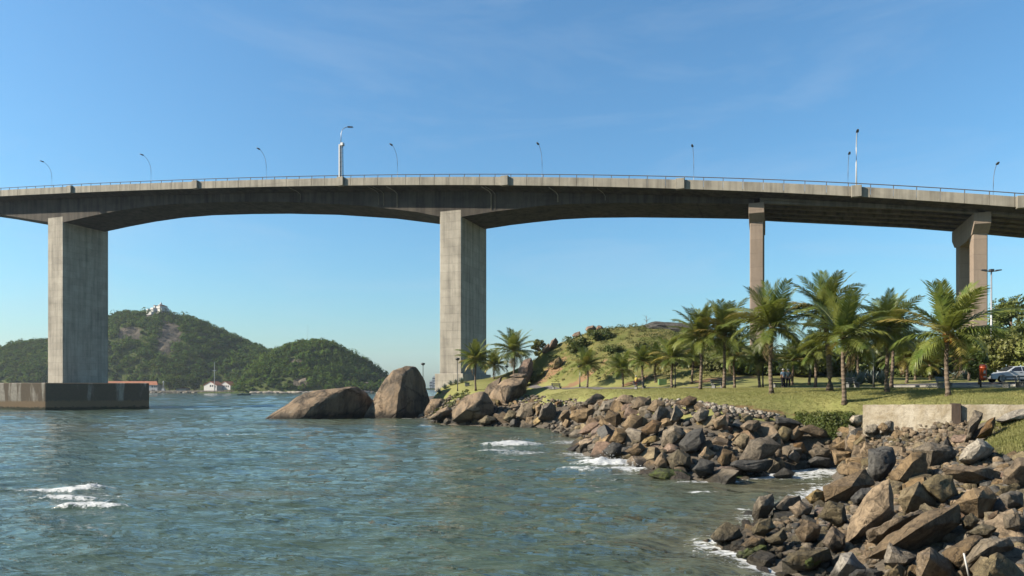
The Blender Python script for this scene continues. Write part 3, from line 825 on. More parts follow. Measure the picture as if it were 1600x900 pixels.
# steel hand rail
m = MB(); m.tube([B(t, 0.12, float(ZD(t))+0.55) for t in np.linspace(T0, T4, 120)], 0.075, 6)
rail = bpart(m, 'railing', RAILM)
pm = MB(); pm.box(-0.055, 0.055, -0.045, 0.045, -0.05, 0.52); pme = pm.mesh('post'); pme.materials.append(RAILM)
for t in tp:
    q = B(t, 0.12, float(ZD(t))); o = link('post', pme, None, rail, (q[0]-BF.x, q[1]-BF.y, q[2])); o.rotation_euler = (0, 0, -A0)
# lamp pedestals on the parapet
for px in (110, 306, 533, 789, 1063, 1338, 1597):
    t = bt(px); z = float(ZD(t)); m = MB()
    m.hexa([B(t-.75, -0.55, z-1.75), B(t+.75, -0.55, z-1.75), B(t+.75, 0.3, z-1.75), B(t-.75, 0.3, z-1.75), B(t-.75, -0.55, z+.12), B(t+.75, -0.55, z+.12), B(t+.75, 0.3, z+.12), B(t-.75, 0.3, z+.12)])
    bpart(m, 'lamp_pedestal', CONC_PAR, None, False, 0.04)

# rain pipes down the near web
for px in (470, 592, 600, 621, 768, 774, 872, 946):
    t = bt(px, WEB0); z = float(ZD(t)); m = MB(); rr_ = .10 if px in (621, 872, 768) else .06
    m.tube([B(t-.9, 0.6, z-1.66), B(t-.25, WEB0-.9, z-2.02), B(t, WEB0-.14, z-2.5), B(t, WEB0-.14, max(float(ZS(t))+.5, z-6.0))], rr_, 6)
    bpart(m, 'rain_pipe', CONC_PAR, None, True, 0, False)

# the two tall main piers
def main_pier(px0, px1, zb, dw=13.2):
    ta, tb = bt(px0, WEB0), bt(px1, WEB0); zt = float(ZS((ta+tb)/2))+1.2
    m = MB(); c = 0.14
    poly = [(ta+c, WEB0-.004), (tb-c, WEB0-.004), (tb, WEB0+c), (tb, WEB0+dw-c), (tb-c, WEB0+dw), (ta+c, WEB0+dw), (ta, WEB0+dw-c), (ta, WEB0+c)]
    n = len(m.v); k = len(poly)
    m.v += [B(t, w_, zb) for t, w_ in poly] + [B(t, w_, zt) for t, w_ in poly]
    m.f.append(tuple(n+i for i in reversed(range(k)))); m.f.append(tuple(n+k+i for i in range(k)))
    for i in range(k): m.f.append((n+i, n+(i+1) % k, n+k+(i+1) % k, n+k+i))
    return bpart(m, 'pier', CONC_PIER), ta, tb
p1, _, _ = main_pier(74.5, 98.5, 6.2)
p1['label'] = 'tall concrete pier standing in the water'
m = MB(); K = P(71, 605, 170); m.prism([(X(-130, 178), 178), (K.x, K.y), (X(233, 177.5), 177.5), (X(226, 206), 206), (X(-100, 210), 210)], -2, 6.55)
bpart(m, 'plinth', PLINTH, p1, False, 0.12)
p2, ta, tb = main_pier(687, 721, 8.0)
p2['label'] = 'tall concrete pier standing on the lawn by the boulders'
m = MB(); q = [B(ta-.7, WEB0-.8, 4.6), B(tb+.7, WEB0-.8, 4.6), B(tb+.7, WEB0+14, 4.6), B(ta-.7, WEB0+14, 4.6)]
m.hexa(q + [(a, b_, 8.25) for a, b_, _ in q]); bpart(m, 'plinth', CONC_PIER, p2, False, 0.06)

# approach spans: I-beams on hammerhead piers
bb = [(1178, 318), (1200, 319.2), (1330, 324.5), (1523, 332.5), (1600, 336), (1690, 340)]
_bt = np.array([bt(a, 3.0) for a, _ in bb]); _bz = np.array([bz(a, b_, 3.0) for a, b_ in bb])
def ZB(t): return float(np.interp(t, _bt, _bz))
def ibeam(w_, ta, tb, name='beam'):
    m = MB(); hw = 0.45; tw = 0.16
    prof = lambda zt, zb: [(-hw, zt), (-hw, zt-.3), (-tw, zt-.55), (-tw, zb+.75), (-hw, zb+.42), (-hw, zb), (hw, zb), (hw, zb+.42), (tw, zb+.75), (tw, zt-.55), (hw, zt-.3), (hw, zt)]
    sec = []
    for t in np.linspace(ta, tb, 8):
        n = len(m.v); m.v += [B(t, w_+a, z) for a, z in prof(float(ZD(t))-1.95, ZB(t))]; sec.append(n)
    k = 12
    for a, b_ in zip(sec[:-1], sec[1:]):
        for i in range(k): m.f.append((a+i, a+(i+1) % k, b_+(i+1) % k, b_+i))
    m.f.append(tuple(sec[0]+i for i in reversed(range(k)))); m.f.append(tuple(sec[-1]+i for i in range(k)))
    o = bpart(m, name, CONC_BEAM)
    return o
t34 = [(bt(1187, 3), bt(1530, 3)-.25), (bt(1530, 3)+.75, bt(1700, 3))]
for (ta, tb) in t34:
    for i, w_ in enumerate((3.0, 6.2, 9.4, 12.6, 15.8)):
        o = ibeam(w_, ta, tb)
        if i == 0:
            nst = 4
            for k in range(nst+1):     # stiffener ribs on the outer face
                t = ta + 0.5 + (tb-ta-1.0)*k/nst; m = MB()
                zt, zb = float(ZD(t))-2.2, ZB(t)+.4
                m.hexa([B(t-.22, w_-.42, zb), B(t+.22, w_-.42, zb), B(t+.22, w_, zb), B(t-.22, w_, zb), B(t-.22, w_-.42, zt), B(t+.22, w_-.42, zt), B(t+.22, w_, zt), B(t-.22, w_, zt)])
                bpart(m, 'stiffener', CONC_BEAM, o)
def approach_pier(pxa, pxb, zb):
    ta, tb = bt(pxa, 3.6), bt(pxb, 3.6); tm = (ta+tb)/2; hw = (tb-ta)/2
    zt = ZB(tm)-.02
    m = MB()
    def ring(poly, z):
        n = len(m.v); m.v += [B(tm+a*hw, w_, z) for a, w_ in poly]; return n
    for (wa, wb) in ((3.6, 5.7), (12.4, 14.8)):
        H = [(-1+.12, wa), (1-.12, wa), (1, wa+.15), (1, wb-.15), (1-.12, wb), (-1+.12, wb), (-1, wb-.15), (-1, wa+.15)]
        r0 = ring(H, zb); r1 = ring(H, zt-1.2); k = len(H)
        for i in range(k): m.f.append((r0+i, r0+(i+1) % k, r1+(i+1) % k, r1+i))
        m.f.append(tuple(r0+i for i in reversed(range(k)))); m.f.append(tuple(r1+i for i in range(k)))
    p = bpart(m, 'pier', CONC_RED)
    m = MB(); e = hw+.14; S2 = []
    for w_, zz in ((2.2, 1.75), (3.6, 3.1), (7, 3.6), (12, 3.6), (15.2, 3.1), (17, 1.7)):
        n = len(m.v); m.v += [B(tm-e, w_, zt), B(tm+e, w_, zt), B(tm+e, w_, zt-zz), B(tm-e, w_, zt-zz)]; S2.append(n)
    for a, b_ in zip(S2[:-1], S2[1:]):
        for i in range(4): m.f.append((a+i, a+(i+1) % 4, b_+(i+1) % 4, b_+i))
    m.f.append(tuple(S2[0]+i for i in range(4))); m.f.append(tuple(S2[-1]+i for i in reversed(range(4))))
    bpart(m, 'pier_cap', CONC_RED, p, False, 0.05)
    return p
p3 = approach_pier(1171.5, 1193, 4.0); p3['label'] = 'slender pier where the box girder meets the beams'
p4 = approach_pier(1520, 1543.5, 4.0); p4['label'] = 'rightmost pier, behind the palm with orange coconuts'

# ---- lamps on the bridge
def bridge_lamp(px, py_top, w_, reach, label, rz_sign=-1, mat=GALV, r=0.052):
    t = bt(px, w_); zb = float(ZD(t))-1.15; zt = bz(px, py_top, w_)
    q = B(t, w_, zb)
    root = empty('street_lamp', q, -A0)
    tag(root, label, 'street lamp', 'street lamps on the bridge')
    h = zt-zb; s = rz_sign
    path = [(0, 0, 0), (0, 0, h*0.5), (0, 0, h*0.72)]
    for k in range(1, 7):
        u = k/6*PI/2*0.92
        path.append((0, s*reach*(1-math.cos(u)), h*0.72+h*0.27*math.sin(u)))
    MB().tube(path, [r*1.4, r*1.1, r] + [r*0.8]*6, 8).build('pole', mat, root, True)
    e = path[-1]; hd = MB()
    hd.hexa([(-.22, e[1]-.15*s, e[2]-.12), (.22, e[1]-.15*s, e[2]-.12), (.17, e[1]+.85*s, e[2]-.02), (-.17, e[1]+.85*s, e[2]-.02),
             (-.16, e[1]-.15*s, e[2]+.12), (.16, e[1]-.15*s, e[2]+.12), (.12, e[1]+.85*s, e[2]+.12), (-.12, e[1]+.85*s, e[2]+.12)])
    hd.build('lamp_head', LAMPGREY, root, False, None, 0, True)
    return root
bridge_lamp(81, 256, 17.5, 3.0, 'curved lamp on the bridge above the left water pier, leftmost one')
bridge_lamp(236, 246, 17.5, 3.0, 'curved lamp on the bridge, second from the left')
bridge_lamp(416, 237, 17.5, 2.9, 'curved lamp on the bridge just left of the white mast')
bridge_lamp(621, 231, 17.5, 2.9, 'curved lamp on the bridge just right of the white mast')
bridge_lamp(847, 230, 17.5, 2.9, 'curved lamp on the bridge right of the lawn pier')
bridge_lamp(1084, 233, 17.5, 2.6, 'thin lamp on the bridge above the grassy hill')
bridge_lamp(1325, 245, 17.5, 2.6, 'short thin lamp on the bridge left of the tall white pole')
bridge_lamp(1552, 261, 17.5, 2.6, 'lamp on the bridge at the far right above the end pier')
bridge_lamp(1338, 209, 0.2, 1.6, 'tall straight white lamp pole on the bridge near the right', -1, WHITEMETAL, 0.09)
# white mast with a lamp
t = bt(533.5, 0); z = float(ZD(t)); q = B(t, -0.1, z+.1); mast = empty('lamp_mast', q, -A0)
tag(mast, 'stout white lattice mast with lamp on the bridge at mid span', 'mast')
hm = bz(533.5, 226)-z-.1; m = MB()
m.box(-.42, -.18, -.3, .3, 0, hm); m.build('mast_plate', WHITEMETAL, mast)
m = MB()
for (a, b_) in ((.34, -.26), (.34, .26)): m.tube([(a, b_, 0), (a-.12, b_, hm)], 0.07, 6)
m.build('mast_rails', GALV, mast)
for k in range(14):
    zz = hm*(k+.5)/14; m = MB(); m.tube([(-.2, -.26, zz-.15), (.30-.12*k/14, .26, zz+.2)], 0.075, 5); m.build('lattice_bar', WHITEMETAL if k % 2 else GALV, mast)
m = MB(); m.box(.0, .62, -.35, .35, hm-.35, hm+.3); m.build('equipment_box', WHITEMETAL, mast, False, None, 0.05)
h2 = bz(533.5, 197)-z-.1
m = MB(); m.tube([(-.1, 0, hm), (0, 0, h2*0.86), (.1, .25, h2*0.93), (.5, .6, h2*0.98), (1.1, 1.0, h2)], [.09, .07, .06, .06, .06], 6); m.build('lamp_arm', GALV, mast, True)
m = MB(); m.hexa([(1.0, .8, h2-.15), (1.95, 1.2, h2-.1), (1.95, 1.55, h2-.1), (1.0, 1.15, h2-.15), (1.0, .85, h2+.15), (1.9, 1.25, h2+.1), (1.9, 1.5, h2+.1), (1.0, 1.1, h2+.15)]); m.build('lamp_head', LAMPGREY, mast, False, None, 0, True)

# ================================================================== ROCKS
def hull_mesh(name, pts, cuts, smooth_it, amp, freq, seed, mat, offset=Vector((0, 0, 0)), shade_smooth=True):
    """faceted rock: hull of points, finely divided, edges worn, surface roughened"""
    bm = bmesh.new()
    for p in pts: bm.verts.new(p)
    res = bmesh.ops.convex_hull(bm, input=bm.verts)
    dele = list({g for g in res['geom_interior'] + res['geom_unused'] if isinstance(g, bmesh.types.BMVert)})
    if dele: bmesh.ops.delete(bm, geom=dele, context='VERTS')
    bmesh.ops.recalc_face_normals(bm, faces=bm.faces)
    if cuts:
        bmesh.ops.subdivide_edges(bm, edges=bm.edges, cuts=cuts, use_grid_fill=True)
        bmesh.ops.triangulate(bm, faces=bm.faces)
    for _ in range(smooth_it):
        bmesh.ops.smooth_vert(bm, verts=bm.verts, factor=0.28, use_axis_x=True, use_axis_y=True, use_axis_z=True)
    bm.normal_update()
    off = Vector((seed*3.7 % 50, seed*1.9 % 50, seed*2.3 % 50))
    if amp:
        mv = []
        for v in bm.verts:
            q = v.co*freq + off
            a = mnoise.fractal(q, 0.9, 2.1, 5)
            b_ = abs(mnoise.noise(q*0.6+off))
            mv.append(v.normal*(a*amp - (0.10-b_ if b_ < 0.10 else 0)*amp*4))
        for v, d in zip(bm.verts, mv): v.co += d
    me = bpy.data.meshes.new(name)
    bm.to_mesh(me); bm.free()
    me.polygons.foreach_set('use_smooth', [shade_smooth]*len(me.polygons))
    if shade_smooth: me.set_sharp_from_angle(angle=rad(23))
    me.materials.append(mat)
    return me

def traced_rock(name, poly, mat, depth=None, thick=None, ridge=None, seed=1, parent=None, cuts=None, push=0.0, lift=0.25, amp=0.055, tilt=0.0):
    """a rock with the outline seen in the photo, its own depth, thickness and facets"""
    rs = random.Random(seed)
    cx = sum(p[0] for p in poly)/len(poly); cy = sum(p[1] for p in poly)/len(poly)
    ymax = max(p[1] for p in poly)
    if depth is None: depth = hit(cx, cy*0.55+ymax*0.45, lift)
    depth += push
    wpx = max(p[0] for p in poly)-min(p[0] for p in poly); hpx = ymax-min(p[1] for p in poly)
    size = math.sqrt(wpx*hpx)/F*depth
    th = thick if thick else size*0.9
    c = P(cx, cy, depth)
    pts = []
    for x, y in poly:
        pts.append(P(x, y, depth + rs.uniform(-0.12, 0.12)*th + tilt*(x-cx)/wpx) - c)
    if not ridge:                     # a flat-ish front face, smaller than the outline
        sx, sy = rs.uniform(-.14, .06)*wpx, rs.uniform(-.02, .16)*hpx; kk = rs.uniform(.45, .68)
        for j, (x, y) in enumerate(poly):
            if len(poly) > 4 and rs.random() < 0.25: continue
            pts.append(P(cx+sx+(x-cx)*kk, cy+sy+(y-cy)*kk, depth - th*rs.uniform(.34, .5) + tilt*(x-cx)/wpx*kk) - c)
    for r_ in (ridge or []):
        k = r_[2] if len(r_) > 2 else 0.5
        d = depth - th*k; q = P(r_[0], r_[1], d); pts.append(q - c)
    for x, y in poly:                 # back side, sunk into the pile
        q = P(cx+(x-cx)*0.72, cy+(y-cy)*0.72+hpx*0.12, depth+th*rs.uniform(0.35, 0.55)); pts.append(q - c)
    if cuts is None: cuts = 6 if wpx > 40 else 5 if wpx > 24 else 3
    me = hull_mesh(name, pts, cuts, 1, size*amp, 2.2/size, seed, mat)
    o = link(name, me, None, parent, c if parent is None else c - parent.location)
    return o

R = ROCK
# ---- hero rocks of the near pile: (outline, colour, label, ridge)
NEAR = [
 ([(1356,702),(1375,697),(1395,699),(1401,722),(1378,752),(1366,761),(1355,742)], 'slate', 'dark grey upright rock with a split face at the pile top', None),
 ([(1386,741),(1424,706),(1450,706),(1449,740),(1435,755),(1390,750)], 'brown', 'brown five-sided rock perched right of the dark grey upright one', None),
 ([(1426,702),(1452,690),(1480,696),(1497,704),(1495,716),(1462,726),(1452,733),(1438,716)], 'grey', 'blue-grey angular rock below the broken concrete wall', [(1458,704,.5)]),
 ([(1471,702),(1480,680),(1492,702)], 'slate', 'small dark pyramid-shaped rock under the wall', None),
 ([(1496,712),(1527,684),(1542,690),(1556,701),(1543,716),(1517,726),(1495,721)], 'pale', 'pale cream rock with white underside below the leaning slabs', None),
 ([(1470,731),(1500,725),(1547,730),(1571,741),(1567,757),(1530,756),(1500,752),(1476,742)], 'brown', 'long low brown slab lying across the right of the pile', [(1520,737,.4)]),
 ([(1568,736),(1590,715),(1632,718),(1632,766),(1590,763),(1566,753)], 'brown', 'big brown rock cut by the right edge of the picture', None),
 ([(1505,693),(1512,668),(1522,640),(1537,645),(1533,657),(1513,695)], 'grey', 'tall rough grey slab leaning right beside the wall post', None),
 ([(1522,686),(1545,656),(1556,649),(1555,665),(1546,683)], 'rust', 'orange-brown pointed slab leaning behind the rough grey one', None),
 ([(1319,853),(1325,810),(1350,780),(1378,751),(1389,748),(1401,804),(1377,820),(1351,829),(1342,846)], 'tan', 'largest tan wedge-shaped rock with a smooth sunlit face', [(1362,796,.32),(1390,790,.36),(1336,838,.38)]),
 ([(1400,781),(1413,764),(1436,752),(1449,769),(1468,792),(1444,799),(1413,801)], 'yellow', 'yellow fluted rock right of the big tan wedge', [(1428,772,.5)]),
 ([(1440,754),(1464,740),(1488,744),(1499,774),(1478,790),(1469,788),(1444,768)], 'olive', 'knobbly olive-brown rock behind the yellow fluted one', None),
 ([(1483,790),(1520,762),(1543,755),(1559,780),(1548,799),(1529,810),(1502,799)], 'brown', 'brown domed slab right of the knobbly rock', [(1528,778,.45)]),
 ([(1352,873),(1387,838),(1453,798),(1496,790),(1500,816),(1471,843),(1433,859),(1418,857),(1382,873)], 'brown', 'long diagonal brown slab in front of the yellow rock', [(1440,822,.5),(1395,852,.4)]),
 ([(1352,832),(1400,809),(1440,795),(1446,801),(1404,825),(1380,849),(1356,849)], 'brown', 'narrow brown slab wedged behind the long diagonal one', None),
 ([(1378,880),(1389,847),(1437,869),(1424,880),(1400,888)], 'grey', 'triangular grey rock with one dark side near the bottom', None),
 ([(1432,862),(1453,855),(1482,873),(1499,897),(1496,912),(1434,912)], 'brown', 'brown blocky rock at the bottom edge of the picture', [(1452,872,.55)]),
 ([(1466,863),(1524,835),(1537,838),(1503,870),(1497,891),(1480,877)], 'brown', 'thin brown slab tilted behind the bottom blocky rock', None),
 ([(1497,889),(1515,860),(1531,842),(1578,839),(1586,852),(1564,870),(1520,891),(1502,900)], 'grey', 'grey-brown rounded slab near the bottom right corner', [(1545,855,.45)]),
 ([(1519,902),(1540,876),(1558,863),(1592,884),(1606,902),(1606,915),(1519,915)], 'olive', 'olive domed rock in the bottom right corner', None),
 ([(1296,900),(1313,863),(1332,863),(1355,890),(1353,912),(1299,912)], 'pale', 'pale greenish-white rock at the bottom beside the water', [(1322,880,.5)]),
 ([(1326,899),(1338,888),(1380,891),(1382,912),(1326,912)], 'slate', 'low dark grey rock on the bottom edge below the tan wedge', None),
 ([(1377,901),(1404,879),(1415,887),(1413,906),(1380,912)], 'yellow', 'small ochre rock on the bottom edge', None),
 ([(1175,806),(1178,788),(1186,775),(1207,771),(1211,790),(1203,803),(1182,816)], 'grey', 'upright rounded grey rock at the water end of the pile', [(1190,790,.45)]),
 ([(1173,826),(1187,810),(1205,810),(1213,825),(1192,837),(1177,835)], 'olive', 'rough barnacled rock below the upright grey one', None),
 ([(1110,838),(1120,826),(1135,815),(1156,825),(1162,838),(1140,848),(1116,846)], 'olive', 'leftmost low rock of the pile, awash at its foot', None),
 ([(1156,852),(1177,837),(1196,840),(1201,851),(1165,856)], 'brown', 'flat wet rock right of the leftmost one', None),
 ([(1209,790),(1230,774),(1250,774),(1257,788),(1230,799),(1212,797)], 'grey', 'grey slab right of the upright rounded rock', None),
 ([(1256,777),(1277,763),(1291,769),(1289,786),(1267,787)], 'yellow', 'pale yellow rock behind the grey slab', None),
 ([(1288,784),(1286,760),(1320,751),(1352,729),(1369,757),(1332,784),(1305,787)], 'brown', 'broad sloping brown rock left of the dark grey upright one', [(1330,760,.45)]),
 ([(1329,779),(1345,762),(1369,760),(1357,777),(1332,790)], 'slate', 'cracked dark grey rock between the broad brown one and tan wedge', None),
 ([(1279,808),(1295,781),(1321,787),(1324,816),(1310,824),(1295,812)], 'olive', 'dark stained rock left of the big tan wedge', None),
 ([(1284,848),(1300,821),(1321,835),(1320,857),(1300,864)], 'brown', 'brown pointed rock at the foot of the tan wedge', None),
 ([(1220,876),(1250,856),(1296,856),(1304,873),(1270,892),(1240,890)], 'olive', 'low wet rock with green weed at the water edge', None),
 ([(1231,792),(1250,782),(1271,790),(1266,803),(1245,810)], 'brown', 'brown rock with a pale edge below the yellow one', None),
 ([(1194,842),(1225,826),(1232,841),(1220,852),(1200,850)], 'olive', 'dark rock between the barnacled and rubble rocks', None),
 ([(1240,828),(1262,812),(1284,822),(1280,842),(1255,850)], 'brown', 'rubbly brown rock left of the pointed one', None),
 ([(1500,812),(1518,800),(1532,812),(1520,828),(1505,826)], 'olive', 'olive rock tucked below the domed slab', None),
 ([(1543,805),(1560,796),(1566,810),(1556,822),(1544,816)], 'rust', 'small rust-red rock right of the domed slab', None),
 ([(1566,806),(1590,800),(1604,815),(1590,832),(1570,826)], 'grey', 'grey rock at the right edge above the rounded slab', None),
 ([(1508,833),(1535,818),(1560,824),(1545,838),(1520,838)], 'olive', 'low olive rock between rust-red rock and rounded slab', None),
 ([(1560,775),(1580,765),(1600,770),(1600,790),(1575,795)], 'grey', 'grey rubble rock below the right edge brown rock', None),
]
LIFT = 0.30
for i, (poly, colr, lab, rdg) in enumerate(NEAR):
    o = traced_rock('rock', poly, R[colr], seed=i+3, ridge=rdg, lift=LIFT, push=(0.0))
    tag(o, lab, 'rock', 'large loose rocks of the near pile')
for nm_, poly, lab in [('seaweed_mat', [(1150,868),(1168,856),(1200,851),(1196,862),(1178,872),(1156,873)], 'green seaweed clump on the wet rock left in the surf'),
                       ('seaweed_mat', [(1249,870),(1262,862),(1276,866),(1283,878),(1268,888),(1252,884)], 'green seaweed clump on the low wet rock at the water edge')]:
    o = traced_rock(nm_, poly, MOSS, depth=hit(sum(p[0] for p in poly)/len(poly), max(p[1] for p in poly), 0.05)-(0.0 if 'left' in lab else 0.55), thick=0.5, seed=77, amp=0.16, cuts=4)
    tag(o, lab, 'seaweed')

# ---- rock templates for the rest
def template(seed, blocky):
    rs = random.Random(seed); pts = []
    sx, sy, sz = rs.uniform(.8, 1.25), rs.uniform(.7, 1.05), rs.uniform(.5, .85)
    for cx_ in (-1, 1):
        for cy_ in (-1, 1):
            for cz_ in (-1, 1):
                c = Vector((cx_, cy_, cz_))
                if rs.random() < blocky:
                    pts.append(Vector((c.x*rs.uniform(.62, 1), c.y*rs.uniform(.62, 1), c.z*rs.uniform(.6, 1))))
                else:                 # a knocked-off corner
                    for ax in range(3):
                        q = c.copy(); q[ax] *= rs.uniform(.15, .6); pts.append(q*rs.uniform(.85, 1))
    sk = rs.uniform(-.35, .35)
    pts = [Vector(((p.x+sk*p.z)*sx, p.y*sy, p.z*sz))*0.46 for p in pts]
    return pts
TPL = {}
for ck in ROCK:
    TPL[ck] = [hull_mesh('rock', template(100+k*13+len(ck)*7, 0.6), 3, 1, 0.045, 2.4, k*5+len(ck), ROCK[ck]) for k in range(7)]
SMALL = {ck: [hull_mesh('stone', template(900+k*11+len(ck)*3, 0.5), 0, 0, 0, 1, k, ROCK[ck], shade_smooth=False) for k in range(4)] for ck in ('grey', 'tan', 'brown', 'pale')}

near_pile = empty('rock_pile', (13, 22, 0))
tag(near_pile, 'jumbled pile of riprap rocks in the foreground by the water', 'rock pile')
mid_bank = empty('rock_bank', (12, 55, 0))
tag(mid_bank, 'long bank of broken riprap rocks between lawn and water', 'rock bank')

def place(parent, me, x, y, z, s, rs, name='rock', flat=1.0):
    o = link(name, me, None, parent, Vector((x, y, z))-parent.location)
    o.rotation_euler = (rs.uniform(-.7, .7), rs.uniform(-.7, .7), rs.uniform(0, 6.28))
    o.scale = (s*rs.uniform(.85, 1.2), s*rs.uniform(.85, 1.15), s*rs.uniform(.75, 1.05)*flat)
    return o

# traced rocks of the mid bank
MID = [
 ([(889,653),(893,642),(910,638),(928,637),(936,643),(928,659),(902,662)], 'tan'), ([(901,678),(917,662),(942,657),(949,665),(930,673),(910,679)], 'pink'),
 ([(1033,698),(1035,673),(1053,664),(1073,677),(1049,697)], 'grey'), ([(1059,694),(1080,672),(1098,667),(1103,690),(1086,708),(1068,708)], 'slate'),
 ([(986,639),(995,619),(1017,622),(1019,633),(1001,643)], 'brown'), ([(1052,631),(1077,618),(1089,622),(1088,633),(1078,634)], 'rust'),
 ([(906,633),(920,622),(932,613),(948,622),(939,631),(913,636)], 'grey'), ([(1046,658),(1055,631),(1069,647),(1059,660)], 'grey'),
 ([(1002,693),(1007,685),(1025,679),(1033,687),(1014,694)], 'yellow'), ([(1152,720),(1172,687),(1202,682),(1224,695),(1210,708),(1189,723)], 'grey'),
 ([(1140,726),(1155,718),(1192,723),(1210,718),(1203,736),(1168,739),(1150,736)], 'slate'), ([(1143,693),(1159,674),(1170,681),(1170,694),(1159,702)], 'yellow'),
 ([(1110,656),(1134,647),(1138,666),(1118,671)], 'tan'), ([(1156,666),(1169,655),(1186,657),(1191,666),(1178,676),(1164,676)], 'brown'),
 ([(1210,650),(1237,652),(1256,663),(1229,667),(1212,663)], 'slate'), ([(1247,670),(1264,663),(1290,671),(1300,684),(1272,682)], 'brown'),
 ([(1299,698),(1321,684),(1343,690),(1333,703),(1307,703)], 'brown'), ([(1299,703),(1333,705),(1329,720),(1305,727)], 'tan'),
 ([(1092,710),(1104,696),(1118,709),(1108,722)], 'tan'), ([(944,655),(950,640),(968,645),(975,660),(962,668)], 'brown'), ([(970,665),(985,645),(1004,650),(1002,670),(985,676)], 'brown'),
 ([(950,690),(962,668),(985,672),(978,692),(962,698)], 'brown'), ([(940,705),(958,690),(972,694),(970,710),(950,714)], 'slate'), ([(975,705),(1000,690),(1010,700),(995,714)], 'brown'),
 ([(1080,650),(1095,636),(1110,640),(1105,655),(1090,660)], 'grey'), ([(1017,650),(1030,632),(1045,640),(1040,655),(1025,660)], 'grey'), ([(935,640),(942,626),(965,622),(972,634),(955,645)], 'grey'),
 ([(960,625),(975,615),(992,622),(988,632),(968,634)], 'tan'), ([(1010,640),(1025,622),(1040,628),(1038,640),(1020,645)], 'brown'), ([(1000,672),(1020,655),(1035,660),(1028,676),(1010,680)], 'rust'),
 ([(1185,692),(1196,682),(1215,676),(1222,684),(1205,690)], 'grey'), ([(1210,680),(1222,663),(1238,672),(1232,690),(1216,690)], 'olive'), ([(1232,676),(1248,664),(1258,676),(1250,688),(1236,688)], 'brown'),
 ([(1238,692),(1255,690),(1262,704),(1250,710),(1240,702)], 'rust'), ([(1230,715),(1240,700),(1252,712),(1246,724)], 'grey'), ([(1262,705),(1280,696),(1298,702),(1292,716),(1268,716)], 'grey'),
 ([(1255,722),(1275,712),(1298,716),(1295,730),(1262,732)], 'slate'), ([(1206,742),(1225,730),(1245,738),(1238,746),(1212,748)], 'slate'), ([(1040,715),(1060,700),(1080,712),(1078,730),(1050,734)], 'olive'),
 ([(1080,735),(1095,715),(1118,722),(1115,742),(1092,745)], 'slate'), ([(1020,725),(1035,705),(1050,715),(1045,732),(1028,735)], 'brown'), ([(1120,720),(1130,700),(1145,705),(1142,725),(1128,730)], 'brown'),
 ([(840,655),(848,632),(862,626),(870,640),(868,655),(850,658)], 'grey'), ([(872,655),(880,640),(890,640),(892,655),(880,660)], 'brown'), ([(838,650),(836,634),(845,630),(848,645)], 'tan'), ([(805,650),(815,630),(835,628),(840,645),(822,656)], 'grey'),
 ([(785,655),(795,640),(808,645),(806,658),(792,660)], 'olive'), ([(745,658),(762,648),(778,655),(770,664),(750,664)], 'olive'),
]
for i, (poly, colr) in enumerate(MID):
    traced_rock('rock', poly, R[colr], seed=200+i, parent=mid_bank, lift=0.6, cuts=3)
o = traced_rock('rock', [(1327,656),(1332,648),(1348,648),(1350,660),(1339,666),(1328,662)], R['pale'], seed=401, lift=0.3); tag(o, 'white squared rock against the left end of the broken wall', 'rock')

# random infill: sample the banks, keep rocks apart, biggest first
EDGE_PX = [640, 690, 780, 850, 900, 950, 1000, 1050, 1100, 1150, 1200, 1250, 1300, 1345]; EDGE_PY = [616, 622, 622, 624, 626, 624, 622, 622, 630, 638, 648, 662, 684, 690]
def infill(parent, inside, n_try, smin, smax, rs, seedpts, colours, maxn, name='rock', tpl=TPL, sink=0.1, gap=0.62, edge=False):
    got = list(seedpts); made = 0
    for _ in range(n_try):
        if made >= maxn: break
        x, y = inside(rs)
        if x is None: continue
        z = float(ground_z(x, y))
        if z < -0.3 or z > 4.5: continue
        s = smin*(smax/smin)**(rs.random()**1.6)
        if any((x-a)**2+(y-b_)**2 < (gap*(s+c)*.5)**2 for a, b_, c in got): continue
        if edge:
            px_ = 800+F*x/y; top_ = HORIZON+(CAM_H-z-s*(.40+sink))/y*F
            if top_ < np.interp(px_, EDGE_PX, EDGE_PY)-1: continue
        ck = rs.choice(colours)
        place(parent, rs.choice(tpl[ck]), x, y, max(z, -.35)+s*sink, s, rs, name); got.append((x, y, s)); made += 1
    return got
rs = random.Random(5)
def along(pl, d0, d1, i0, i1):
    def f(rs):
        i = rs.randint(i0, i1-1); a = Vector(pl[i]); b_ = Vector(pl[i+1]); t = rs.random()
        q = a.lerp(b_, t); nrm = Vector((-(b_-a).y, (b_-a).x)).normalized()*-1
        q = q + nrm*rs.uniform(d0, d1); return q.x, q.y
    return f
def mid_in(rs):
    while True:
        x = rs.uniform(-17, 26); y = rs.uniform(40, 124)
        z = float(ground_z(x, y))
        if z < -0.5 or z > 4.3: continue
        s = math.sqrt((x+2)**2)  # uniform enough
        if y > 96 and x > 9: continue
        if x > 15.5 and y < 45.2+(x-18)*.42: continue
        # stay inside the rubble strip (in front of the lawn edge)
        px = 800+F*x/y; py = HORIZON+(CAM_H-z)/y*F
        edge = np.interp(px, [640, 690, 780, 850, 900, 950, 1000, 1050, 1100, 1150, 1200, 1250, 1300, 1345], [612, 619, 619, 621, 624, 623, 622, 625, 631, 639, 648, 662, 684, 690])
        if py < edge - 1 or px > 1350: continue
        return x, y
hero_mid = []
MC = ['brown', 'brown', 'brown', 'grey', 'grey', 'grey', 'tan', 'tan', 'pink', 'olive', 'slate', 'yellow', 'rust', 'brown']
got = infill(mid_bank, mid_in, 16000, 0.9, 2.3, rs, [], MC, 245, sink=0.06, gap=0.52, edge=True)
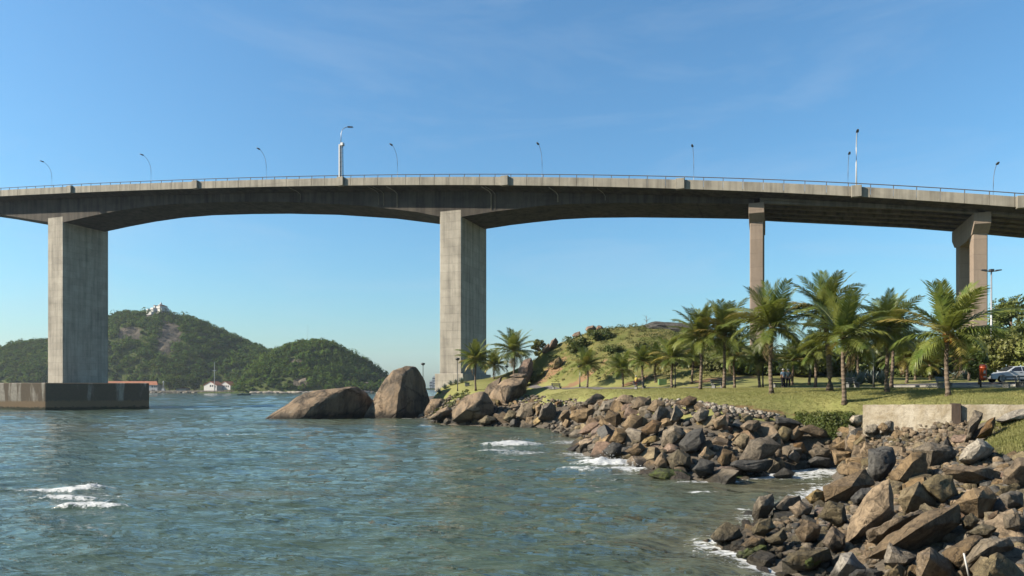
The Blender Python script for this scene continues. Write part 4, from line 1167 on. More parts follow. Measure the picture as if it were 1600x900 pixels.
def near_in(rs):
    while True:
        x = rs.uniform(6.5, 26); y = rs.uniform(10, 44)
        px = 800+F*x/y; z = float(ground_z(x, y)); py = HORIZON+(CAM_H-z)/y*F
        if px < 1100 or px > 1640 or py > 930: continue
        if py < np.interp(px, [1100, 1200, 1260, 1300, 1340, 1352, 1500, 1560, 1640], [805, 805, 798, 785, 765, 690, 680, 712, 706]): continue
        return x, y
got2 = infill(near_pile, near_in, 6000, 0.35, 1.1, rs, [], ['brown', 'brown', 'grey', 'tan', 'olive', 'olive', 'slate', 'yellow', 'pink'], 230, sink=0.0, gap=0.7)

def foot_in(rs):
    px = rs.uniform(1345, 1520); py = rs.uniform(664, 705); d = hit(px, py); return X(px, d), d
for k in range(26):      # the steep bank between inlet and wall
    px = rs.uniform(1312, 1366); py = rs.uniform(676, 738); d = hit(px, py, .1); x = X(px, d)
    place(near_pile, rs.choice(TPL[rs.choice(['brown', 'grey', 'tan', 'brown', 'olive', 'slate'])]), x, d, max(float(ground_z(x, d)), -.2)+.15, rs.uniform(.8, 1.5), rs)
# uncounted small rubble between the rocks
def rubble(name, sampler, n, smin, smax, cols, label, zoff=0.1):
    base = template(31, 0.5); bm = bmesh.new()
    for p in base: bm.verts.new(p)
    bmesh.ops.convex_hull(bm, input=bm.verts)
    for v in [v for v in bm.verts if not v.link_faces]: bm.verts.remove(v)
    bmesh.ops.triangulate(bm, faces=bm.faces); bm.verts.index_update()
    V0 = np.array([v.co[:] for v in bm.verts]); F0 = np.array([[v.index for v in f.verts] for f in bm.faces]); bm.free()
    Vs = []; Fs = []; mi = []
    for i in range(n):
        x, y = sampler(rs); s = rs.uniform(smin, smax)
        while float(ground_z(x, y)) < 0.0: x, y = sampler(rs)
        e = Matrix.Rotation(rs.uniform(0, 6.3), 3, 'Z') @ Matrix.Rotation(rs.uniform(0, 6.3), 3, 'X')
        V = V0 @ np.array(e).T * s * np.array([rs.uniform(.7, 1.3), rs.uniform(.7, 1.3), rs.uniform(.6, 1)])
        Fs.append(F0 + len(V0)*i); Vs.append(V + np.array([x, y, max(float(ground_z(x, y)), -.1)+zoff*s])); mi += [rs.randrange(len(cols))]*len(F0)
    me = np_mesh(name, np.concatenate(Vs), np.concatenate(Fs))
    for c in cols: me.materials.append(ROCK[c])
    me.polygons.foreach_set('material_index', mi); me.update()
    return me
o = link('rubble', rubble('rubble', mid_in, 1700, 0.3, 0.85, ['grey', 'brown', 'tan', 'slate', 'olive'], ''), None, mid_bank, -mid_bank.location); tag(o, kind='stuff')
o = link('rubble', rubble('rubble', near_in, 1800, 0.12, 0.5, ['grey', 'brown', 'tan', 'slate', 'olive'], ''), None, near_pile, -near_pile.location); tag(o, kind='stuff')
o = link('rubble', rubble('rubble', foot_in, 330, 0.12, 0.5, ['grey', 'tan', 'brown', 'brown', 'olive'], '', 0.2), None, near_pile, -near_pile.location); tag(o, kind='stuff')
# pale broken stone along the lawn edge
def edge_in(rs):
    px = rs.choice([rs.uniform(1070, 1140), rs.uniform(1080, 1180), rs.uniform(900, 1100), rs.uniform(780, 900), rs.uniform(1140, 1215)])
    py = np.interp(px, [780, 850, 900, 950, 1000, 1050, 1100, 1150, 1200, 1250], [624, 625, 627, 626, 625, 626, 631, 639, 647, 655])+rs.uniform(0, 9)
    d = hit(px, py); return X(px, d), d
o = link('rubble', rubble('rubble', edge_in, 420, 0.15, 0.5, ['pale', 'grey', 'pale', 'pink'], '', 0.25), None, mid_bank, -mid_bank.location); tag(o, kind='stuff')
# weed-covered rocks awash at the foot of the mid bank
for i, poly in enumerate([[(826,668),(840,659),(862,655),(872,660),(858,668)], [(873,668),(888,660),(902,663),(900,670)], [(856,666),(868,660),(880,664),(874,670)], [(1010,742),(1030,730),(1058,733),(1085,742),(1060,752),(1030,750)], [(925,690),(940,681),(952,680),(948,690),(932,695)], [(1125,752),(1150,742),(1172,744),(1160,753)], [(1300,672),(1301,668),(1306,668),(1306,672)]][:6]):
    o = traced_rock('weed_covered_rock', poly, MOSS, depth=CAM_H*F/(max(p[1] for p in poly)-4-HORIZON)+0.6, seed=500+i, amp=0.07, cuts=3)
    tag(o, ['broad green weed-covered rock left of the big tan bank rock', 'small weed-covered rock just below the big tan bank rock', 'weed-covered rock squeezed between two others left of the bank', 'long low weed-covered rock at the foot of the bank', 'weed-covered rock under the pinkish rock at the corner of the bank', 'weed-covered rock awash at the mouth of the inlet'][i], 'rock')

# ---- the great granite boulders
def boulder(poly, depth, thick, ridge, label, seed, amp=0.045, cuts=5, tilt=0.0):
    o = traced_rock('boulder', poly, BOULDER, depth=depth, thick=thick, ridge=ridge, seed=seed, cuts=cuts, amp=amp, tilt=tilt); tag(o, label, 'boulder', 'granite boulders at the point')
    sm = o.modifiers.new('smooth', 'SMOOTH'); sm.iterations = 1; sm.factor = 0.5
    return o
boulder([(404,664),(424,646),(460,621),(488,615),(508,614),(545,603),(562,604),(578,615),(592,629),(594,664),(522,668),(440,668)], 123, 10,
        [(470,657,.75),(487,636,.62),(508,617,.35),(430,656,.55),(545,606,.15)], 'long low granite boulder sloping into the water, leftmost', 11, tilt=15)
boulder([(560,668),(574,642),(586,614),(600,592),(615,579),(634,573.5),(648,575.5),(662,590),(669,604),(670,622),(678,664),(640,668)], 127, 10,
        [(618,660,.85),(622,615,.62),(628,588,.4),(588,658,.5)], 'tallest rounded granite boulder standing upright at the point', 12, tilt=10)
boulder([(703,660),(705,640),(725,621),(737,614),(756,611),(762,616),(770,630),(773,645),(756,662)], 104, 6,
        [(728,640,.6),(750,625,.5),(756,650,.5)], 'smooth grey boulder in front of the rounded tan boulder', 13)
boulder([(762,622),(770,605),(787,592),(806,588.5),(820,590),(825,600),(823,614),(812,634),(790,642),(774,642),(766,632)], 109, 7,
        [(795,605,.5),(812,600,.45),(790,628,.5)], 'rounded tan boulder with a flat slab on top', 14)
boulder([(756,612),(762,601),(774,593),(783,588),(786,588.5),(780,602),(768,622),(760,624)], 112, 3, None, 'thin tan slab leaning against the left of the rounded tan boulder', 15)
boulder([(795,587.5),(804,583),(824,584),(827,588),(819,590.5),(800,590)], 110.5, 4, None, 'flat slab lying on top of the rounded tan boulder', 16, cuts=3)
boulder([(660,648),(672,622),(690,622),(694,634),(684,648)], 121, 4, None, 'dark wet boulder wedged right of the tallest boulder', 17, cuts=3)
boulder([(670,655),(684,640),(700,634),(708,640),(700,652),(684,658)], 110, 4, None, 'tan sloping boulder left of the smooth grey boulder', 18, cuts=3)
for i, (poly, d, lab) in enumerate([
    ([(914,515),(918,510),(928,508),(932,514),(928,519),(916,519)], 116, 'rounded boulder on the hill crest, left of a pair'),
    ([(930,515),(934,508),(941,509),(943,515),(936,518)], 116.5, 'darker boulder on the hill crest, right of a pair'),
    ([(846,551),(850,541),(858,536),(861,545),(854,552)], 116, 'pinkish boulder on the left shoulder of the hill'),
    ([(858,545),(861,532),(868,528),(873,534),(868,543)], 116, 'upper pinkish boulder on the left shoulder of the hill'),
    ([(893,525),(898,520),(906,517),(908,523),(900,527)], 116.5, 'flat boulder on the hill left of the crest pair'),
    ([(806,600),(811,574),(820,562),(830,558),(834,575),(826,600)], 115, 'dark rock outcrop at the left foot of the hill'),
    ([(862,578),(866,562),(874,556),(880,566),(874,578)], 109, 'ochre rock face on the hill above the bench')]):
    o = traced_rock('hill_boulder', poly, [ROCK['pink'], ROCK['pink'], ROCK['tan'], ROCK['pink'], ROCK['pink'], ROCK['pink'], ROCK['yellow']][i], depth=d+shift(poly[0][0]), seed=600+i, cuts=3)
    tag(o, lab, 'boulder')
o = traced_rock('rock_outcrop', [(995,512),(1008,507),(1030,502.5),(1060,503),(1095,508),(1120,520),(1110,530),(1060,520),(1030,514)], ROCK['slate'], depth=124, seed=630, cuts=3); tag(o, 'dark rock outcrop on the right of the hill crest', 'rock')

# ---- broken concrete wall and its post
wl = empty('sea_wall', (X(1348, 40.5), 40.5, 0)); wl_l = Vector(wl.location)
tag(wl, 'low weathered concrete sea wall with a broken left foot', 'wall')
def wall_seg(pa, da, pb, db, ya, yb, zlow, name, thick=0.35, jag=0, seed=0):
    """front outline in (u along, z); prism of given thickness"""
    a = Vector((X(pa, da), da)); b_ = Vector((X(pb, db), db)); rs_ = random.Random(seed)
    nrm = Vector((-(b_-a).y, (b_-a).x)).normalized()*thick; n = 26; m = MB()
    fr = []
    for i in range(n+1):
        u = i/n; q = a.lerp(b_, u); zt = Zp(ya, da)*(1-u)+Zp(yb, db)*u
        zl = zlow
        if jag: zl = zlow + jag*max(0, math.exp(-((u-.28)/.16)**2))*(0.7+0.6*rs_.random())
        fr.append((q, zl, zt + rs_.uniform(-.012, .012)))
    for (q, zl, zt) in fr:
        m.v += [(q.x, q.y, zl), (q.x, q.y, zt), (q.x+nrm.x, q.y+nrm.y, zt), (q.x+nrm.x, q.y+nrm.y, zl)]
    for i in range(n):
        k = i*4
        for j in range(4): m.f.append((k+j, k+(j+1) % 4, k+4+(j+1) % 4, k+4+j))
    m.f.append((3, 2, 1, 0)); m.f.append(tuple(n*4+j for j in range(4)))
    m.xf(Matrix.Translation(-wl_l)); return m.build(name, CONC_WALL, wl, False, None, 0, True)
wall_seg(1348, 40.5, 1489, 36.8, 632.5, 632, 1.2, 'wall_panel', 0.4, 1.25, 3)
wall_seg(1501, 36.5, 1680, 33.5, 632, 632.5, 2.0, 'wall_panel', 0.35, 0, 4)
m = MB(); a = Vector((X(1489, 36.7), 36.7)); b_ = Vector((X(1500, 36.4), 36.4)); nn = Vector((0.05, 0.4)); f_ = Vector((-0.02, -0.16))
m.hexa([(*(a+f_), 1.5), (*(b_+f_), 1.5), (*(b_+nn), 1.5), (*(a+nn), 1.5), (*(a+f_), 4.66), (*(b_+f_), 4.66), (*(b_+nn), 4.66), (*(a+nn), 4.66)]).xf(Matrix.Translation(-wl_l))
pst = m.build('wall_post', simple('recess_shade_post', (0.055, 0.04, 0.03), 0.9, 0, 0.2, 0.3, 2.5, 0.3), wl, False, None, 0.03); pst['label'] = 'upright post of the wall, coloured dark as a shadowed recess'  # near-black base colour paints in the shade of a wall recess
for i in range(16):     # crumbled concrete at the broken foot
    px = 1352+i*4.2+rs.uniform(-2, 2); py = rs.uniform(668, 694); d = np.interp(px, [1348, 1489], [40.5, 36.8])-rs.uniform(.1, .6)
    q = P(px, py, d); place(near_pile, rs.choice(TPL['pale' if i % 3 else 'tan']), q.x, q.y, q.z, rs.uniform(.35, .8), rs)
# fallen concrete fragment with gravel face on the far right
o = traced_rock('gravel_apron', [(1548,657),(1580,643),(1640,632),(1660,650),(1600,655),(1565,660)], ROCK['pale'], depth=34.2, thick=1.4, seed=700); tag(o, 'sloping gravelly concrete slab at the right end of the wall', 'slab')

# ================================================================== PALMS
def frond_mesh(seed, droop, mat, n=44, hang=0.5, sweep=0.75):
    rs_ = random.Random(seed); V = []; Fc = []
    pts = []; ang = 0.0; p = Vector((0, 0, 0)); N = 16
    for i in range(N+1):
        s = i/N; pts.append(p.copy()); th = -droop*(s**1.6)
        p = p + Vector((math.cos(th), 0, math.sin(th)))/N
    def at(s):
        u = min(s*N, N-1e-4); i = int(u); return pts[i].lerp(pts[i+1], u-i), (pts[i+1]-pts[i]).normalized()
    # midrib, three-sided
    for i in range(0, N+1, 2):
        r = 0.012*(1-i/N)+0.002; q, t = at(i/N); up = Vector((-t.z, 0, t.x))
        V += [q+up*r, q+Vector((0, r, 0))-up*r*.5, q-Vector((0, r, 0))-up*r*.5]
    for i in range(N//2):
        for k in range(3): Fc.append((i*3+k, i*3+(k+1) % 3, i*3+3+(k+1) % 3, i*3+3+k))
    for sd in (-1, 1):
        for i in range(n):
            s = 0.10 + 0.895*(i+rs_.uniform(-.3, .3))/n
            s = min(max(s, .08), .995)
            q, t = at(s); up = Vector((-t.z, 0, t.x))
            ln = 0.27*(math.sin(PI*min(1, .22+.70*s))**0.8)*rs_.uniform(.82, 1.1)+.03
            fw = sweep*(0.55+0.75*s)+rs_.uniform(-.1, .1)
            d = (Vector((0, sd, 0)) + t*fw + up*rs_.uniform(.05, .35)).normalized()
            dn = Vector((0, 0, -1))*hang*rs_.uniform(.6, 1.2)
            m1 = q + d*ln*.5 + dn*ln*.16; m2 = q + d*ln*.88 + dn*ln*.62
            wv = t*(0.0098+0.003*math.sin(PI*s)); b0 = len(V)
            V += [q-wv*.7, q+wv*.7, m1+wv, m1-wv, m2]
            Fc.append((b0, b0+1, b0+2, b0+3)); Fc.append((b0+3, b0+2, b0+4, b0+4))
    me = bpy.data.meshes.new('frond')
    me.from_pydata([tuple(v) for v in V], [], [f if len(set(f)) == 4 else f[:3] for f in Fc])
    me.materials.append(mat); me.update(); return me
FR = [frond_mesh(1, .45, LEAF_PALM, hang=.25, sweep=1.0), frond_mesh(2, .75, LEAF_PALM, hang=.45), frond_mesh(3, 1.0, LEAF_PALM, hang=.7), frond_mesh(4, 1.25, LEAF_PALM, hang=.9), frond_mesh(5, .9, LEAF_PALM, hang=.8), frond_mesh(8, 1.5, LEAF_PALM, hang=1.0)]
FRY = [frond_mesh(6, 1.1, LEAF_PALM_Y, hang=.8), frond_mesh(9, .8, LEAF_PALM_Y, hang=.5)]
FRD = [frond_mesh(7, 1.3, LEAF_DRY, hang=1.2, n=22)]

def palm(px, d, ytop, Rpx, label, seed, lean=0.0, yellow=0.1, dry=1, n=30, coco=False, r0=None):
    rs_ = random.Random(seed); d = d+shift(px)
    x = X(px, d); gz = float(ground_z(x, d))
    root = empty('coconut_palm', (x, d, gz-.05)); tag(root, label, 'palm tree', 'coconut palms in the park')
    h = Zp(ytop-Rpx*.06, d)-gz; Lf = Rpx/F*d*0.99*rs_.uniform(.92, 1.08)
    r0 = r0 or 0.115+0.012*h
    path = []; rr = []
    for k in range(11):
        u = k/10; path.append((lean*u*u + .06*math.sin(u*5+seed), .04*math.sin(u*4+seed*2), h*u)); rr.append(r0*(1.35 if k == 0 else 1.0-0.33*u))
    MB().tube(path, rr, 9).build('trunk', TRUNK_PALM, root, True)
    tp = Vector(path[-1])
    m = MB(); m.lathe([(r0*.55, -.45*Lf*.3), (r0*1.1, -.15*Lf*.3), (r0*1.25, .1*Lf*.3), (r0*.7, .5*Lf*.3)], 8, tp); m.build('crown_shaft', LEAF_DRY if rs_.random() < .5 else TRUNK_PALM, root, True)
    az = rs_.uniform(0, 6.28)
    for k in range(n):
        u = k/(n-1); az += 2.39996+rs_.uniform(-.25, .25)
        el = 84 - 100*u**0.95 + rs_.uniform(-8, 8)
        if u < .25: me = FR[0] if rs_.random() < .7 else FR[1]
        elif u < .55: me = rs_.choice(FR[1:3])
        else: me = rs_.choice(FR[2:6])
        if u > .35 and rs_.random() < yellow: me = rs_.choice(FRY)
        o = link('frond', me, None, root, tp+Vector((0, 0, Lf*.05*(1-u))))
        o.rotation_euler = (rs_.uniform(-.35, .35), -rad(el), az)
        s = Lf*(0.80+0.28*math.sin(PI*min(1, u*.9+.15)))*rs_.uniform(.9, 1.1); o.scale = (s, s*1.05, s)
    for k in range(dry):
        o = link('dry_frond', FRD[0], None, root, tp); o.rotation_euler = (0, rad(rs_.uniform(38, 62)), rs_.uniform(0, 6.28)); s = Lf*rs_.uniform(.6, .8); o.scale = (s, s, s)
    if coco:
        for k in range(14):
            a = rs_.uniform(0, 6.28); q = tp+Vector((math.cos(a)*.24, math.sin(a)*.24, rs_.uniform(-.42, .12)))
            m = MB(); m.lathe([(.02, -.13), (.085, -.07), (.10, .0), (.075, .08), (.02, .12)], 7); m.build('coconut', COCO, root, True, q)
        for k in range(5):
            a = rs_.uniform(3.4, 6.0); m = MB(); m.tube([(0, 0, 0), (math.cos(a)*.3, math.sin(a)*.3, .12), (math.cos(a)*.45, math.sin(a)*.45, -.3)], [.035, .03, .015], 5); m.build('flower_stalk', COCO, root, True, tp)
    return root
PALMS = [
 (743, 118, 566, 34, 'coconut palm in front of the lawn pier, leftmost of all', {}),
 (772, 129, 572, 28, 'small coconut palm just right of the lawn pier', {'yellow': .3}),
 (803, 122, 553, 40, 'tall coconut palm behind the rounded tan boulder', {'yellow': .12, 'dry': 3}),
 (918, 92, 573, 33, 'lone young palm in front of the hill, left of the yellow shirt', {'dry': 0}),
 (973, 88, 579, 30, 'short young palm just left of the yellow shirt', {'dry': 0}),
 (1004, 80, 566, 29, 'thin palm just right of the yellow shirt', {'dry': 2}),
 (1024, 87, 570, 30, 'yellowish palm by the green box, left of it', {'yellow': .7}),
 (1050, 77, 563, 38, 'palm just right of the green box', {'yellow': .4}),
 (1082, 82, 562, 34, 'short palm hidden behind the left tall pair', {'yellow': .2}),
 (1095, 66, 531, 58, 'left palm of the tall pair in front of the hill', {'yellow': .08}),
 (1131, 66, 528, 60, 'right palm of the tall pair in front of the hill', {'yellow': .08, 'lean': .15}),
 (1147, 73, 558, 40, 'thin-trunked palm behind the right of the tall pair', {'yellow': .15}),
 (1186, 71, 566, 34, 'short palm behind the big palm under the slender pier', {'yellow': .15}),
 (1205, 57.5, 517, 74, 'big palm under the slender pier', {'yellow': .08, 'dry': 2}),
 (1239, 74, 565, 34, 'thin palm just right of the two people', {'yellow': .25}),
 (1265, 74, 562, 32, 'thin palm, second to the right of the two people', {'yellow': .25}),
 (1274, 67, 555, 42, 'palm left of the thick-trunked tallest palm', {'yellow': .25}),
 (1296, 58, 492, 72, 'tallest palm with the thick leaning trunk', {'yellow': .2, 'dry': 2, 'lean': -.35, 'r0': .25}),
 (1318, 52, 533, 76, 'palm nearest the water, before the tallest one', {'yellow': .1}),
 (1341, 78, 548, 40, 'palm behind the blue-grey agave clump', {'yellow': .15}),
 (1387, 54, 520, 66, 'straight palm right of the agave clump', {'yellow': .1}),
 (1394, 62, 533, 52, 'palm close behind the straight one by the agaves', {'yellow': .25}),
 (1417, 70, 562, 40, 'slightly leaning palm on the grass behind the path', {'yellow': .3, 'lean': -.15}),
 (1430, 76, 560, 34, 'thin palm behind the slightly leaning one', {'yellow': .3}),
 (1453, 75, 573, 30, 'short dark-trunked palm left of the bench palm', {'yellow': .2}),
 (1480, 47.5, 530, 92, 'large palm with orange coconuts beside the bench', {'yellow': .22, 'dry': 1, 'coco': True}),
 (1515, 72, 566, 32, 'small palm left of the orange bin', {'yellow': .3}),
 (1579, 98, 490, 26, 'distant palm rising above the trees at the right', {'yellow': .1}),
]
for i, (px, d, yt, Rp, lab, kw) in enumerate(PALMS):
    palm(px, d, yt, Rp, lab, 40+i, **kw)

# ================================================================== LEAFY TREES AND SHRUBS
def leaf_quads(C, Rr, n, size, rng, squash=0.8, shell=0.55, coh=0.7, jit=0.6):
    """n leaf faces on each of the clumps C (k,3) with radii Rr"""
    k = len(C); N = k*n
    d = rng.normal(size=(N, 3)); d /= np.linalg.norm(d, axis=1)[:, None]
    rr = np.repeat(Rr, n)*(shell+(1-shell)*rng.random(N)**0.6)
    p = np.repeat(C, n, 0) + d*rr[:, None]*np.array([1, 1, squash])
    nr = d*coh + rng.normal(size=(N, 3))*jit + np.array([0, 0, .35]); nr /= np.linalg.norm(nr, axis=1)[:, None]
    a = np.cross(nr, rng.normal(size=(N, 3))); a /= np.linalg.norm(a, axis=1)[:, None]; b_ = np.cross(nr, a)
    s = size*rng.uniform(.6, 1.35, N)[:, None]
    V = np.stack([p-a*s, p+b_*s*.55, p+a*s, p-b_*s*.55], 1).reshape(-1, 3)
    return V, np.arange(N*4).reshape(-1, 4)

def tree(px, d, ytop, hw, label, seed, mat, name='tree', ybase=None, leaf=0.17, dens=1.0, trunk=True, cat='tree', group=None, low=0.25):
    rng = np.random.default_rng(seed); rs_ = random.Random(seed); d = d+shift(px)
    x = X(px, d); gz = float(ground_z(x, d)); zt = Zp(ytop, d); h = max(zt-gz, 0.8); W_ = hw/F*d
    root = empty(name, (x, d, gz-.05)); tag(root, label, cat, group)
    m = MB(); th = h*(low+.2)
    m.tube([(0, 0, 0), (.05*h*rs_.uniform(-1, 1), 0, th*.6), (.06*h*rs_.uniform(-1, 1), 0, th*1.3), (0, 0, h*.8)], [h*.03+.03, h*.024+.02, h*.016+.02, .02], 7)
    K = []
    nb = max(10, int(22*dens))
    for i in range(nb):
        a = rs_.uniform(0, 6.28); v = rs_.uniform(low, .92); prof = math.sin(PI*min(1, max(.06, (v-low*.6)/(1.03-low*.6))))**.6
        r_ = W_*prof*rs_.uniform(.35, .88); c = (math.cos(a)*r_, math.sin(a)*r_, h*v); K.append(c)
        if i % 3 == 0: m.tube([(0, 0, th*rs_.uniform(.6, 1.2)), (c[0]*.5, c[1]*.5, (c[2]+th)*.5), c], [h*.014+.012, h*.009+.01, .01], 5)
    if trunk: m.build('trunk', BARK, root, True)
    C = np.array(K); Rr = W_*rng.uniform(.20, .40, nb)
    V, Fq = leaf_quads(C, Rr, int(210*min(1.6, max(.6, W_/3.0))), leaf, rng)
    V[:, 2] = np.maximum(V[:, 2], 0.02)
    link('crown', np_mesh('crown', V, Fq, mat), None, root)
    return root
BG = 'trees along the back of the park'
TREES = [
 (1210, 88, 552, 42, LEAF_TREE, 'dark leafy tree behind the two people'), (1255, 86, 545, 42, LEAF_TREE, 'dark leafy tree behind the thin palms'), (1308, 86, 548, 42, LEAF_TREE, 'dark leafy tree behind the tallest palm'),
 (1358, 86, 538, 44, LEAF_TREE, 'dark leafy tree behind the agave clump'), (1408, 84, 532, 42, LEAF_TREE, 'dark leafy tree behind the slightly leaning palm'), (1452, 82, 538, 40, LEAF_TREE, 'dark leafy tree behind the coconut-bearing palm, left of it'),
 (1497, 82, 530, 42, LEAF_TREE, 'leafy tree between the coconut-bearing palm and the end pier'), (1538, 82, 508, 44, LEAF_TREE, 'tall leafy tree behind the double-armed lamp'), (1590, 86, 462, 44, LEAF_TREE, 'tallest leafy tree at the right edge'),
 (1640, 82, 470, 50, LEAF_TREE, 'leafy tree cut off by the right edge'), (1562, 67, 512, 36, LEAF_LIGHT, 'light green loose tree above the parked car'), (1606, 65, 520, 34, LEAF_LIGHT, 'light green tree at the right edge above the car'),
 (1530, 59, 545, 18, LEAF_TREE, 'small dark tree standing behind the orange bin'), (1170, 88, 562, 36, LEAF_TREE, 'low leafy tree behind the slender pier palms'), (1125, 90, 566, 32, LEAF_SCRUB, 'dry bushy tree behind the tall palm pair'), (1080, 93, 560, 34, LEAF_SCRUB, 'dry bushy tree left behind the tall palm pair')]
for i, (px, d, yt, hw, mt, lab) in enumerate(TREES):
    tree(px, d, yt, hw, lab, 300+i, mt, dens=1.35, leaf=.2 if d > 75 else .15, group=BG, low=.05 if 'dark leafy' in lab or 'low' in lab or 'bushy' in lab else .25)
for i, (px, d, yt, hw, mt, lab) in enumerate([(902, 111, 525, 22, LEAF_TREE, 'dark green bush tall on the hill, left one'), (936, 112, 517, 22, LEAF_TREE, 'dark green bush on the hill just below the crest boulders'), (842, 119, 530, 13, LEAF_LIGHT, 'small bright green bush on the left end of the hill'),
     (823, 112, 572, 16, LEAF_LIGHT, 'yellow-green shrub at the left foot of the hill'), (838, 110, 578, 16, LEAF_SCRUB, 'brownish shrub at the left foot of the hill'), (960, 104, 555, 18, LEAF_SCRUB, 'dry shrub halfway up the hill'), (1010, 103, 558, 20, LEAF_SCRUB, 'dry shrub on the hill above the green box')]):
    tree(px, d, yt, hw, lab, 340+i, mt, name='shrub', dens=1.0, leaf=.15, cat='shrub', group='shrubs on the hill', low=.02)

# uncounted scrub and tufts over the hill
def cover(name, sampler, n, r0, r1, per, leaf, mat, label, cat='scrub', seed=1, squash=.6):
    rng = np.random.default_rng(seed); C = []; Rr = []
    while len(C) < n:
        q = sampler(rng)
        if q is None: continue
        r_ = rng.uniform(r0, r1); C.append((q[0], q[1], float(ground_z(q[0], q[1]))+r_*.3)); Rr.append(r_)
    V, Fq = leaf_quads(np.array(C), np.array(Rr), per, leaf, rng, squash)
    o = link(name, np_mesh(name, V, Fq, mat)); tag(o, label, cat, kind='stuff'); return o
def hill_s(rng):
    x = rng.uniform(0, 60); y = rng.uniform(88, 128); z = float(ground_z(x, y))
    return (x, y) if z > 6.6 and vnoise(np.array(x*.22), np.array(y*.22), 4) > .42 else None
cover('hill_scrub', hill_s, 900, .25, .9, 50, .10, LEAF_SCRUB, 'dry low scrub covering the grassy hill', seed=3)
def hill_g(rng):
    x = rng.uniform(0, 60); y = rng.uniform(88, 128); z = float(ground_z(x, y))
    return (x, y) if z > 6.2 and vnoise(np.array(x*.3+9), np.array(y*.3), 4) > .45 else None
cover('hill_grass', hill_g, 1500, .10, .32, 16, .09, LEAF_GRASS, 'rough grass tufts on the hill', 'grass', seed=4)
def creep(rng):
    px = rng.uniform(1246, 1334); py = rng.uniform(648, 690)
    if py > np.interp(px, [1246, 1270, 1300, 1334], [660, 672, 688, 672]): return None
    d = hit(px, py); return (X(px, d), d)
cover('creeper', creep, 200, .18, .42, 60, .075, LEAF_CREEP, 'green creeping plants hanging over the bank left of the wall', 'plants', 5, .7)
def creep2(rng):
    px = rng.uniform(676, 730); d = rng.uniform(116, 122); return (X(px, d), d)
cover('bank_greenery', creep2, 40, .3, .6, 50, .14, LEAF_CREEP, 'low green plants on the lawn edge before the lawn pier', 'plants', 6)
def tuft(n, sampler, label, seed, hgt, mat, name):
    rng = np.random.default_rng(seed); V = []; 
    P0 = []
    while len(P0) < n:
        q = sampler(rng)
        if q is not None: P0.append(q)
    P0 = np.array(P0); z = ground_z(P0[:, 0], P0[:, 1]); B0 = np.concatenate([P0, z[:, None]], 1)
    k = 4; Bk = np.repeat(B0, k, 0) + np.concatenate([rng.normal(0, .06, (n*k, 2)), np.zeros((n*k, 1))], 1)
    a = rng.uniform(0, 6.28, n*k); wv = np.stack([np.cos(a), np.sin(a), a*0], 1)*.012*hgt/.07
    tip = np.stack([rng.normal(0, .35, n*k), rng.normal(0, .35, n*k), np.ones(n*k)], 1)*hgt*rng.uniform(.5, 1.4, n*k)[:, None]
    V = np.stack([Bk-wv, Bk+wv, Bk+tip], 1).reshape(-1, 3)
    o = link(name, np_mesh(name, V, np.arange(len(V)).reshape(-1, 3), mat)); tag(o, label, 'grass', kind='stuff')
def lawn_s(rng):
    px = rng.uniform(820, 1640); d = rng.uniform(37, 100)*1.0; x = X(px, d); z = float(ground_z(x, d))
    if z < 3.4 or z > 5.9: return None
    py = HORIZON+(CAM_H-z)/d*F
    edge = np.interp(px, [820, 900, 1000, 1100, 1200, 1250, 1340, 1349, 1640], [621, 624, 622, 632, 647, 655, 660, 632, 633])
    pd = np.interp(px, [800, 900, 1000, 1100, 1200, 1300, 1400, 1500, 1600, 1700], [122, 102, 86.5, 75.3, 67, 63, 59, 55, 51, 48])
    return (x, d) if py < edge and d < pd-.2 else None
tuft(34000, lawn_s, 'short dry grass of the park lawn', 8, .085, LEAF_GRASS, 'lawn_grass')
def rgrass(rng):
    px = rng.uniform(1545, 1660); d = rng.uniform(27, 35); x = X(px, d); z = float(ground_z(x, d)); py = HORIZON+(CAM_H-z)/d*F
    return (x, d) if 655 < py < 712 else None
tuft(3500, rgrass, 'patch of grass above the rocks at the right edge', 9, .11, LEAF_GRASS, 'bank_grass')

# agaves
def agave(px, d, Rpx, label, seed, name='agave', n=34):
    rs_ = random.Random(seed); x = X(px, d); r_ = Rpx/F*d
    root = empty(name, (x, d, float(ground_z(x, d)))); tag(root, label, 'agave', 'agaves in the park')
    m = MB()
    for k in range(n):
        a = k*2.39996; e = rad(12+72*(k/n)**.8); l = r_*rs_.uniform(.85, 1.15); wd = l*.085
        d0 = Vector((math.cos(a)*math.cos(e), math.sin(a)*math.cos(e), math.sin(e))); sv = Vector((-math.sin(a), math.cos(a), 0))*wd; up = d0.cross(sv).normalized()*wd*.35
        p0 = Vector((0, 0, .05)); p1 = p0+d0*l*.45; p2 = p0+d0*l
        m.quad(p0-sv*.6, p0+up*.2, p1-up, p1-sv); m.quad(p0+up*.2, p0+sv*.6, p1+sv, p1-up); m.tri(p1-sv, p1-up, p2); m.tri(p1-up, p1+sv, p2)
    m.build('leaves', AGAVE, root)
